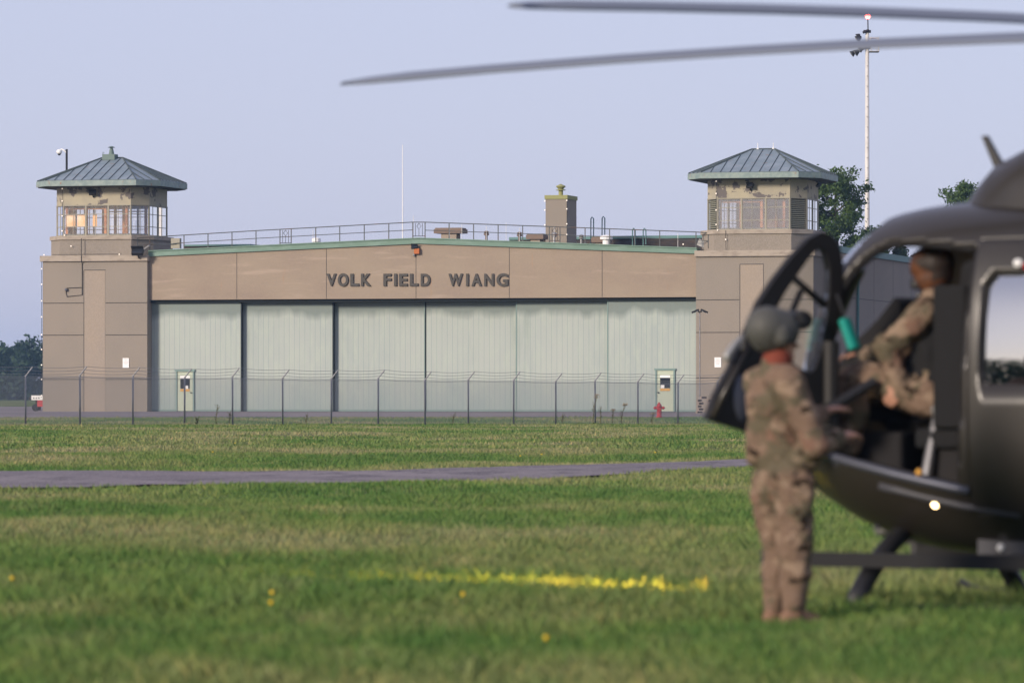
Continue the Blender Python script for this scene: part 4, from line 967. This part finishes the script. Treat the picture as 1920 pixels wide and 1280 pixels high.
# cowling, mast, rotor
cw = [(1.78,.05,2.40,2.42),(1.70,.28,2.40,2.50),(1.62,.36,2.40,2.60),(1.52,.42,2.38,2.70),(1.30,.48,2.38,2.80),(.9,.55,2.38,2.90),(.3,.62,2.36,2.96),(-.6,.62,2.34,2.92),(-1.6,.55,2.3,2.75),(-2.6,.4,2.28,2.55),(-3.2,.2,2.2,2.35)]
v = []; f = []; n = 24
for (x, w_, z0, z1) in cw:
    for k in range(n+1):
        t = math.pi*k/n; c, s = math.cos(t), math.sin(t); v.append((x, w_*math.copysign(abs(c)**.7,c), z0-.05+(z1-z0+.05)*s**.8))
for i in range(len(cw)-1):
    for k in range(n): f.append((i*(n+1)+k,(i+1)*(n+1)+k,(i+1)*(n+1)+k+1,i*(n+1)+k+1))
link_mesh('engine_cowling', v, f, M_heli, heli, True)
MB().lathe([(.16,2.85),(.12,3.0),(.09,3.2),(.09,3.34),(.2,3.36),(.24,3.42),(.2,3.48),(.08,3.54),(.01,3.56)], (0,0,0), 16).out('rotor_mast', M_dark, heli, True)
def blade(wang, droop, pitch):
    # wang: world direction angle; convert to local
    a = wang-R(150); d = Vector((math.cos(a),math.sin(a),0)); l = Vector((-d.y,d.x,0)); v = []; f = []
    prof = [(-.5,0),(-.42,.045),(-.25,.075),(0,.07),(.25,.045),(.5,0),(.25,-.022),(0,-.035),(-.25,-.045),(-.42,-.03)]; m = len(prof)
    st = [.25,.6,.9,1.0,1.5,2.2,3.0,3.8,4.6,5.1,5.35,5.5]
    for r in st:
        ch_ = .12 if r < .7 else (.20 if r < .95 else .36); 
        if r > 5.2: ch_ *= .8 if r < 5.4 else .45
        tw = pitch*(1-.45*r/5.5); z = 3.42-droop*(r/5.5)**2
        for (u, hgt) in prof:
            cu = u*ch_; ch2 = hgt*ch_*(1.6 if r < .95 else 1.25); p = d*r+l*(cu*math.cos(tw)+ch2*math.sin(tw)); v.append((p.x,p.y,z-cu*math.sin(tw)+ch2*math.cos(tw)))
    for i in range(len(st)-1):
        for k in range(m): f.append((i*m+k,i*m+(k+1)%m,(i+1)*m+(k+1)%m,(i+1)*m+k))
    f.append(tuple(range(m))); f.append(tuple(range((len(st)-1)*m,len(st)*m))[::-1])
    link_mesh('rotor_blade', v, f, M_rotor, heli, True)
for wa in (R(180-12.6), R(180+38.5), R(-12.6), R(38.5)): blade(wa, .22 if wa != R(218.5) else .12, R(13))
# wire cutter on the roof, tail
p0, p1 = H(1880,322,.0), H(1847,256,.0)
b = MB(); b.py([(p0.x-.07,p0.z-.12),(p0.x+.04,p0.z-.12),(p0.x+.035,p0.z),(p1.x+.014,p1.z),(p1.x-.014,p1.z+.005),(p0.x-.03,p0.z)], -.025,.025); b.out('wire_cutter', M_dark, heli)
MB().tube([(-3.2,0,2.0),(-4.5,0,2.05),(-6.0,0,2.1),(-7.0,0,2.15)], .30, 16, .15).out('tail_boom', M_heli, heli, True)
b = MB(); b.py([(-6.5,2.15),(-7.3,3.2),(-7.75,3.2),(-7.3,2.0)],-.05,.05); b.out('tail_fin', M_heli, heli)
MB().box(-6.3,-5.9,-1.0,1.0,2.08,2.13).out('tailplane', M_heli, heli); 
for sg in (1,-1): MB().py([(-5.8,1.75),(-5.95,2.5),(-6.4,2.5),(-6.5,1.75)], sg*1.0-.02, sg*1.0+.02).out('end_plate', M_heli, heli)
for a in (0,90): MB().obox((-7.45,.18,3.05), .16,.02,1.9, Matrix.Rotation(R(a+20),3,'Y')).out('tail_rotor_blade', M_rotor, heli)
# interior
MB().box(-1.5,2.1,-.58,.58,.66,.74).out('cabin_floor', M_heliin, heli)
MB().box(-1.6,-1.5,-.8,.8,.6,2.3).out('rear_bulkhead', M_heliin, heli)
def seat(yc):
    s = bevel(MB().box(1.42,1.86,yc-.26,yc+.26,.98,1.10).out('pilot_seat', M_cloth, heli), .03)
    bk = MB(); bk.py([(1.30,1.0),(1.50,1.0),(1.58,1.75),(1.56,2.08),(1.42,2.12),(1.34,1.8)], yc-.27, yc+.27); bevel(bk.out('seat_back', M_cloth, s), .04)
    MB().box(1.45,1.8,yc-.2,yc+.2,.66,.98).out('seat_base', M_heliin, s)
    bevel(MB().box(1.50,1.72,yc+.24,yc+.30,1.1,1.95).out('seat_wing', M_cloth, s), .02)
seat(.40); seat(-.40)
gp = [H(1703,566,0), H(1690,556,0), H(1655,600,0), H(1600,655,0), H(1575,700,0), H(1575,790,0), H(1720,790,0)]
ip = MB(); ip.py([(q.x,q.z) for q in gp], -.62, .10); bevel(ip.out('instrument_panel', M_heliin, heli), .015)
bevel(MB().box(2.05,2.36,-.42,.42,.76,1.08).out('pedal_box', M_heliin, heli), .03)
bevel(MB().box(1.5,2.3,-.12,.12,.66,1.15).out('centre_console', M_heliin, heli), .02)
p = H(1757,768,.62); q2 = H(1735,900,.66); b = MB(); b.tube([q2,p.lerp(q2,.5)+Vector((.0,0,0)),p], .035, 8, .02); q = b.out('door_strut', M_steel, heli); MB().ball(p,.04,8).out('knob', M_grey, q)
for pts, r in (([H(1840,540,.78),H(1848,600,.78),H(1842,650,.78),H(1838,690,.78)],.012),([H(1862,560,.76),H(1866,620,.76),H(1855,680,.76)],.010)): MB().tube(pts, r, 6).out('hanging_strap', M_steel, heli)
p = H(1846,695,.76); MB().lathe([(.05,-.015),(.075,-.01),(.075,.01),(.05,.015)], p, 16, Matrix.Rotation(R(90),3,'X')).out('pulley', M_grey, heli)
b = MB(); a = H(1583,598,.80); c = H(1603,655,.80); b.tube([a, a.lerp(c,.15), a.lerp(c,.85), c], .056, 14, sq=.6); q = bevel(b.out('teal_pouch', M_teals, heli), .02)
MB().tube([a+Vector((0,0,.02)), a+Vector((.05,0,.15))], .01).out('strap', M_dark, q)
# open front door: plane swung forward past square, about the front edge of the opening
hinge = H(1562,700,.74); DDIR = Vector((-.80,-.60,0)); loc_d = Vector((DDIR.x*-HC+DDIR.y*HS, DDIR.x*-HS+DDIR.y*-HC, 0))
hw = HO + Matrix.Rotation(R(150),3,'Z') @ hinge
def DU(px, py):
    k = (px-960)/FP; u = (hw.x-k*hw.y)/(k*DDIR.y-DDIR.x); Y = hw.y+u*DDIR.y; return (u, CH-(py-HY)/FP*Y)
door_o = empty('front_door', None, None); door_o.parent = heli; door_o.location = (hinge.x, hinge.y, 0); door_o.rotation_euler = (0,0,math.atan2(loc_d.y, loc_d.x))
outer = [DU(*q) for q in ((1538,434),(1556,442),(1571,462),(1577,500),(1574,550),(1566,610),(1556,680),(1550,760),(1548,850),(1500,850),(1440,826),(1395,808),(1322,785),(1338,740),(1365,690),(1392,630),(1420,565),(1450,520),(1480,482),(1512,447))]
inner = [DU(*q) for q in ((1534,464),(1545,474),(1551,500),(1551,545),(1545,600),(1535,660),(1520,700),(1495,690),(1460,660),(1440,620),(1445,590),(1470,545),(1498,505),(1518,476))]
def framed(outer, inner, t, m, parent, name):
    # bridge two loops by resampling by angle about the inner centroid
    cx_ = sum(p[0] for p in inner)/len(inner); cz_ = sum(p[1] for p in inner)/len(inner); N = 72
    def hit(poly, a):
        d0, d1 = math.cos(a), math.sin(a); best = None
        for i in range(len(poly)):
            (x0,y0),(x1,y1) = poly[i], poly[(i+1)%len(poly)]; ex, ey = x1-x0, y1-y0; den = d0*ey-d1*ex
            if abs(den) < 1e-9: continue
            s = ((x0-cx_)*ey-(y0-cz_)*ex)/den; u = ((x0-cx_)*d1-(y0-cz_)*d0)/den
            if s > 0 and -1e-6 <= u <= 1+1e-6 and (best is None or s > best): best = s
        return (cx_+d0*best, cz_+d1*best)
    angs = sorted([2*math.pi*k/N for k in range(N)]+[math.atan2(p[1]-cz_,p[0]-cx_)%(2*math.pi) for p in outer])
    O_ = [hit(outer,a) for a in angs]; I_ = [hit(inner,a) for a in angs]; n = len(angs); v = []
    for y in (-t/2,t/2):
        v += [(x,y,z) for x,z in O_]+[(x,y,z) for x,z in I_]
    f = []
    for i in range(n):
        j = (i+1)%n; f += [(i,j,j+n,i+n),(i+2*n,i+3*n,j+3*n,j+2*n),(i,i+2*n,j+2*n,j),(i+n,j+n,j+3*n,i+3*n)]
    return link_mesh(name, v, f, m, parent)
bevel(framed(outer, inner, .05, M_blackp, door_o, 'door_frame'), .012, 3)
gn = MB(); gn.py(inner, -.004, .004); gn.out('pane', M_cockpitglass, door_o)
def dbar(pa, pb, r, m, nm, y=0.0, par=door_o): a, c = DU(*pa), DU(*pb); return MB().tube([(a[0],y,a[1]),(c[0],y,c[1])], r, 8).out(nm, m, par, True)
dbar((1478,512),(1546,572),.022,M_blackp,'window_bar'); dbar((1502,545),(1470,620),.02,M_blackp,'window_bar')
a = DU(1492,600); MB().ball((a[0],.04,a[1]),.075,12,(1.3,.6,.8)).out('vent_scoop', M_blackp, door_o)
a = DU(1385,745); MB().ball((a[0],.03,a[1]),.12,16,(.55,.12,1.15)).out('lower_window', M_sill, door_o)
pts = [DU(*q) for q in ((1392,628),(1372,645),(1358,665),(1356,676))]; MB().tube([(q[0],.03,q[1]) for q in pts], .018, 8, .026).out('door_handle', M_grey, door_o, True)
dbar((1400,640),(1330,782),.02,M_heli,'edge_trim',.03)
MB().tube([(DU(1548,640)[0],.05,DU(1548,640)[1]),(DU(1548,800)[0],.05,DU(1548,800)[1])], .05, 8).out('hinge_column', M_blackp, door_o)
p0, p1 = H(1530,780,.95), H(1640,715,.66); MB().tube([p0,p1], .035, 8, .03).out('grab_bar', M_dark, heli)
# landing light and its beam on the grass
p = H(1668,984,.3); ll = MB().lathe([(.02,-.05),(.06,0),(.07,.05),(.062,.08),(.055,.04)], p, 14, Matrix.Rotation(R(90),3,'Y')).out('landing_light', M_grey, heli, True)
MB().lathe([(.05,.04),(.02,.045)], p, 14, Matrix.Rotation(R(90),3,'Y')).out('lens', M_lamp, ll)
sl = bpy.data.lights.new('landing_beam','SPOT'); sl.energy = 4600; sl.spot_size = R(15); sl.spot_blend = .75; sl.color = (1,.47,.11); sl.shadow_soft_size = .05
lo_ = bpy.data.objects.new('landing_beam', sl); C.objects.link(lo_); pw = HO + Matrix.Rotation(R(150),3,'Z') @ (p+Vector((.14,0,0)))
lo_.location = pw; lo_.rotation_euler = (pw-Vector((.42,30.9,.06))).to_track_quat('Z','Y').to_euler()
# ------------------------------------------------------------------ people
def body_mesh(name, segs, matl, parent=None, vox=.011, sm_=5, disp=0.0, dsc=.12):
    """segs: (p0,r0,p1,r1[,flat]) tapered capsules fused into one surface"""
    m = MB()
    for sg in segs:
        p0, r0, p1, r1 = Vector(sg[0]), sg[1], Vector(sg[2]), sg[3]; flat = sg[4] if len(sg) > 4 else None
        ax_ = (p1-p0); L = ax_.length
        if L < 1e-4: ax_ = Vector((0,0,1))
        ax_.normalize(); a = (flat if flat else (Vector((1,0,0)) if abs(ax_.x) < .8 else Vector((0,1,0)))); a = (a-ax_*a.dot(ax_)).normalized(); bb = ax_.cross(a)
        fl = sg[5] if len(sg) > 5 else 1.0; n = 20; rings = []
        for t in np.linspace(-90,0,6): rings.append((p0+ax_*(r0*math.sin(R(t))), max(.002,r0*math.cos(R(t)))))
        for t in np.linspace(0,90,6): rings.append((p1+ax_*(r1*math.sin(R(t))), max(.002,r1*math.cos(R(t)))))
        v = []; 
        for c, r in rings:
            for k in range(n): v.append(c+a*(r*math.cos(2*math.pi*k/n))+bb*(r*fl*math.sin(2*math.pi*k/n)))
        f = [(i*n+k,i*n+(k+1)%n,(i+1)*n+(k+1)%n,(i+1)*n+k) for i in range(len(rings)-1) for k in range(n)]+[tuple(range(n-1,-1,-1)),tuple(range((len(rings)-1)*n,len(rings)*n))]
        m.add(v, f)
    o = m.out(name, matl, parent, True)
    r = o.modifiers.new('fuse','REMESH'); r.mode = 'VOXEL'; r.voxel_size = vox; r.use_smooth_shade = True
    s = o.modifiers.new('soft','SMOOTH'); s.iterations = sm_; s.factor = .6
    if disp:
        tx = bpy.data.textures.new(name+'_folds','CLOUDS'); tx.noise_scale = dsc; tx.noise_depth = 2
        d = o.modifiers.new('folds','DISPLACE'); d.texture = tx; d.strength = disp; d.mid_level = .5; d.texture_coords = 'LOCAL'
    return o
def hand(wr, d, up, side, grip=.5, sc=1.0):
    """five fingered hand: wr wrist, d pointing dir, up = back of hand, side = thumb side"""
    d, up, side = Vector(d).normalized(), Vector(up), Vector(side); up = (up-d*up.dot(d)).normalized(); side = up.cross(d)*(1 if up.cross(d).dot(side) > 0 else -1)
    S = []; pc = wr+d*.05*sc
    for k in range(4): S.append((wr+side*(.012-.006*k)*sc, .021*sc, wr+d*.085*sc+side*(.030-.021*k)*sc, .013*sc))
    ln = [.072,.08,.074,.06]
    for k in range(4):
        b0 = wr+d*.088*sc+side*(.032-.0215*k)*sc; d1 = (d-up*grip*.7).normalized(); d2 = (d-up*grip*2.2).normalized()
        m1 = b0+d1*ln[k]*.5*sc; m2 = m1+d2*ln[k]*.5*sc; S += [(b0,.0095*sc,m1,.0088*sc),(m1,.0088*sc,m2,.0075*sc)]
    t0 = wr+d*.03*sc+side*.028*sc; t1 = t0+(side*.7+d*.6-up*.25*grip).normalized()*.045*sc; t2 = t1+(d-up*grip+side*.1).normalized()*.035*sc
    S += [(t0,.015*sc,t1,.012*sc),(t1,.0115*sc,t2,.0095*sc)]
    return S
def head_segs(c, f, up=Vector((0,0,1))):
    f = Vector(f).normalized(); s = f.cross(up).normalized()
    S = [(c-f*.02+up*.03,.088,c+f*.015+up*.025,.082,s,1.0),(c+up*-.02+f*.03,.068,c+up*-.075+f*.045,.045)]
    S += [(c+f*.085+up*.005,.010,c+f*.112-up*.028,.014),(c+f*.082-up*.062,.016,c+f*.086-up*.066,.014),(c+f*.076-up*.105+up*.01,.022,c+f*.07-up*.09,.022)]
    for q in (-1,1): S += [(c+s*q*.085,.014,c+s*q*.088-up*.03,.010),(c+f*.078+s*q*.03+up*.012,.013,c+f*.08+s*q*.032+up*.012,.012)]
    return S
# standing crew member
DS = 26.75; SF = Vector((.85,.53,0)); SR = Vector((.53,-.85,0)); base = WP(1466,1172,DS); base.z = 0
so_ = empty('standing', None, None); bpy.data.objects.remove(so_)
def SP(px, py, dy=0.0): q = WP(px,py,DS+dy); return Vector((q.x-base.x, q.y-base.y, q.z))
J = dict(pel=SP(1468,872,.0), spine=SP(1455,800,.0), chest=SP(1450,748,-.0), neck=SP(1454,684,.0), head=SP(1460,640,.0),
  sR=SP(1478,716,-.17), sL=SP(1424,716,.17), eR=SP(1530,836,-.22), eL=SP(1468,826,.26), wR=SP(1574,818,-.02), wL=SP(1548,770,.42),
  hR=SP(1484,892,-.08), hL=SP(1454,892,.09), kR=SP(1492,1022,-.09), kL=SP(1462,1024,.10), aR=SP(1488,1144,-.08), aL=SP(1454,1146,.10))
per = [ (J['pel'],.125,J['spine'],.12,SR,.75),(J['spine'],.12,J['chest'],.135,SR,.75),(J['chest']+Vector((0,0,.04)),.12,J['neck']-Vector((0,0,.04)),.07,SR,.8),(J['neck'],.055,J['head']-Vector((0,0,.03)),.055)]
for q in 'RL': per += [(J['s'+q],.06,J['e'+q],.045),(J['e'+q],.042,J['w'+q],.028),(J['h'+q],.085,J['k'+q],.06),(J['k'+q],.058,J['a'+q],.042),(J['a'+q],.042,J['a'+q]+SF*.12-Vector((0,0,.06)),.03)]
per += head_segs(J['head'], SF+Vector((.25,0,0)))
per += hand(J['wR'], (.8,.5,.15), (0,-.3,1), (-.5,.8,0), .5); per += hand(J['wL'], (.8,.5,.2), (0,0,1), (.5,-.8,0), .4)
person = body_mesh('person', per, M_skin, None, .007, 2); person.location = base
tag(person, 'crew member in camouflage and flight helmet standing at the open helicopter door with back turned', 'person')
jk = [(J['pel']+Vector((0,0,-.02)),.152,J['spine'],.148,SR,.84),(J['spine'],.148,J['chest'],.162,SR,.82),(J['chest'],.185,J['neck']-Vector((0,0,.075)),.12,SR,.8),(J['sR'],.095,J['sL'],.095),(J['neck']-Vector((0,0,.07)),.11,J['neck']-Vector((0,0,.005)),.085)]
for q in 'RL': jk += [(J['s'+q],.092,J['e'+q],.078),(J['e'+q],.08,J['w'+q].lerp(J['e'+q],.1),.052)]
jk += [(SP(1528,838,-.10),.085,SP(1505,862,-.12),.085),(SP(1425,770,.0),.075,SP(1424,850,.02),.08)]
body_mesh('jacket', jk, M_camo, person, .012, 4, .035, .10)
tr_ = [(J['pel']-Vector((0,0,.03)),.165,J['pel']-Vector((0,0,.10)),.165,SR,.85)]
for q in 'RL': tr_ += [(J['h'+q],.122,J['k'+q],.100),(J['k'+q],.096,J['k'+q].lerp(J['a'+q],.45),.088),(J['k'+q].lerp(J['a'+q],.45),.088,J['a'+q]+Vector((0,0,.03)),.066)]
tr_ += [(SP(1430,930,.08),.075,SP(1436,975,.08),.06),(SP(1505,905,-.15),.07,SP(1508,950,-.15),.055)]
body_mesh('trousers', tr_, M_camo, person, .012, 4, .045, .09)
for q in 'RL':
    a = J['a'+q]; fd_ = (SF if q == 'R' else (SF+Vector((-.35,0,0))).normalized())
    body_mesh('boot', [(a+Vector((0,0,.10)),.062,Vector((a.x,a.y,.07)),.058),(Vector((a.x,a.y,.055))-fd_*.04,.05,Vector((a.x,a.y,.045))+fd_*.15*.9,.043)], M_boot, person, .009, 3)
body_mesh('collar', [(J['neck']+Vector((0,0,.0)),.084,J['neck']+Vector((.01,0,.03)),.082)], M_scarf, person, .01, 3)
# helmet shell
hc = SP(1452,614,.0); hf = (SF+Vector((.35,0,0))).normalized(); hs = Vector((hf.y,-hf.x,0))
helm = body_mesh('helmet', [(hc-hf*.045+Vector((0,0,-.004)),.126,hc+hf*.03+Vector((0,0,-.01)),.118,hs,1.0),(hc-hf*.05-Vector((0,0,.045)),.098,hc+hf*.0-Vector((0,0,.05)),.10)]+[(hc+hs*q*.085-Vector((0,0,.035)),.06,hc+hs*q*.09-Vector((0,0,.055)),.055) for q in (1,-1)], M_helmet, person, .008, 3)
Mh = Matrix((hf, hs*-1, Vector((0,0,1)))).transposed()
bevel(MB().obox(hc+hf*.135+Vector((0,0,.05)), .05,.17,.09, Mh).out('visor_housing', M_dark, helm), .015)
bevel(MB().obox(SP(1396,640,.0), .035,.07,.11, Matrix.Rotation(.2,3,'Y')).out('battery_pack', M_dark, helm), .012)
MB().tube([hc+hf*.14+Vector((0,0,.03)), hc+hf*.19+Vector((0,0,.03)), hc+hf*.2+Vector((0,0,0.0))], .02, 8).out('goggle_mount', M_dark, helm)
MB().tube([hc+hs*.11-Vector((0,0,.05)), hc+hs*.09+hf*.1-Vector((0,0,.10)), hc+hf*.15-Vector((0,0,.105))], .006, 6).out('microphone_boom', M_dark, helm)
MB().ball(SP(1420,645,-.12), .008, 8).out('rivet', M_dark, helm)
# seated pilot (world coordinates through the helicopter frame)
HM = Matrix.Rotation(R(150),3,'Z'); pb = HO + HM @ Vector((1.75,.40,0)); pb.z = 1.10
def PP(px, py, yh): return HO + HM @ H(px,py,yh) - pb
pf = HM @ Vector((1,0,0)); ps = HM @ Vector((0,-1,0))
K = dict(pel=PP(1762,742,.40), chest=PP(1752,620,.40), neck=PP(1754,548,.40), head=PP(1748,505,.40), sL=PP(1738,585,.58), sR=PP(1738,585,.20), eL=PP(1662,652,.62), eR=PP(1680,660,.16), wL=PP(1690,728,.60), wR=PP(1620,665,.05),
   hL=PP(1745,748,.50), hR=PP(1745,748,.30), kL=PP(1618,705,.52), kR=PP(1600,715,.28), aL=PP(1590,840,.52), aR=PP(1580,845,.28))
pp = [(K['pel'],.12,K['chest'],.13,ps,.75),(K['chest'],.12,K['neck']-Vector((0,0,.03)),.07,ps,.8),(K['neck'],.055,K['head'],.055)]
for q in 'LR': pp += [(K['s'+q],.055,K['e'+q],.045),(K['e'+q],.042,K['w'+q],.028),(K['h'+q],.08,K['k'+q],.058),(K['k'+q],.055,K['a'+q],.04),(K['a'+q],.045,K['a'+q]+pf*.15-Vector((0,0,.03)),.03)]
pp += head_segs(K['head'], pf) + hand(K['wL'], pf*.6+Vector((0,0,-.6)), (0,-1,.2), pf, .5) + hand(K['wR'], pf+Vector((0,0,.1)), (0,0,1), ps*-1, .6)
pilot = body_mesh('person', pp, M_skin, None, .008, 2); pilot.location = pb
tag(pilot, 'pilot in camouflage and dark helmet sitting in the cockpit leaning forward over the controls', 'person')
fl_ = [(K['pel'],.16,K['chest'],.165,ps,.8),(K['chest'],.165,K['neck']-Vector((0,0,.05)),.1,ps,.8),(K['sL'],.09,K['sR'],.09)]
for q in 'LR': fl_ += [(K['s'+q],.09,K['e'+q],.085),(K['e'+q],.085,K['w'+q].lerp(K['e'+q],.15),.06),(K['h'+q],.12,K['k'+q],.098),(K['k'+q],.098,K['a'+q],.07)]
body_mesh('flight_suit', fl_, M_camo, pilot, .013, 4, .04, .09)
for q in 'LR': body_mesh('boot', [(K['a'+q],.055,K['a'+q]-Vector((0,0,.03))+pf*.16,.045)], M_boot, pilot, .01, 2)
body_mesh('collar', [(K['neck'],.075,K['neck']+Vector((0,0,.03)),.07)], M_scarf, pilot, .01, 2)
M_hel2 = mat('helmet_brown', (.11,.042,.018), .6, noise=[(6,(.022,.015,.012),.47,.55,one)])
body_mesh('vest', [(K['pel']+Vector((0,0,.06)),.172,K['chest'],.178,ps,.82),(K['chest'],.178,K['neck']-Vector((0,0,.07)),.10,ps,.8)], M_cloth, pilot, .014, 3, .02, .08)
hp = K['head']+Vector((0,0,.03)); body_mesh('helmet', [(hp-pf*.025,.118,hp+pf*.025,.112),(hp-pf*.03-Vector((0,0,.06)),.105,hp+pf*.0-Vector((0,0,.08)),.105),(hp+pf*.07+Vector((0,0,.0)),.07,hp+pf*.075-Vector((0,0,.02)),.07)], M_hel2, pilot, .01, 3)
bevel(MB().obox(K['head']+pf*.08-Vector((0,0,.085)),.09,.12,.07, Matrix((pf,ps*-1,Vector((0,0,1)))).transposed()).out('face_guard', M_dark, pilot), .02)

# ------------------------------------------------------------------ haze
hz = MB().box(-2600,2600,-2600,2600,-2,34).out('haze', None); tag(hz, kind='stuff')
mh = bpy.data.materials.new('haze_air'); mh.use_nodes = True; t = mh.node_tree; t.nodes.clear()
o_ = t.nodes.new('ShaderNodeOutputMaterial'); pv = t.nodes.new('ShaderNodeVolumePrincipled'); pv.inputs['Color'].default_value = (.38,.62,.95,1); pv.inputs['Density'].default_value = .00016; pv.inputs['Anisotropy'].default_value = 0
t.links.new(pv.outputs[0], o_.inputs['Volume']); hz.data.materials.append(mh)
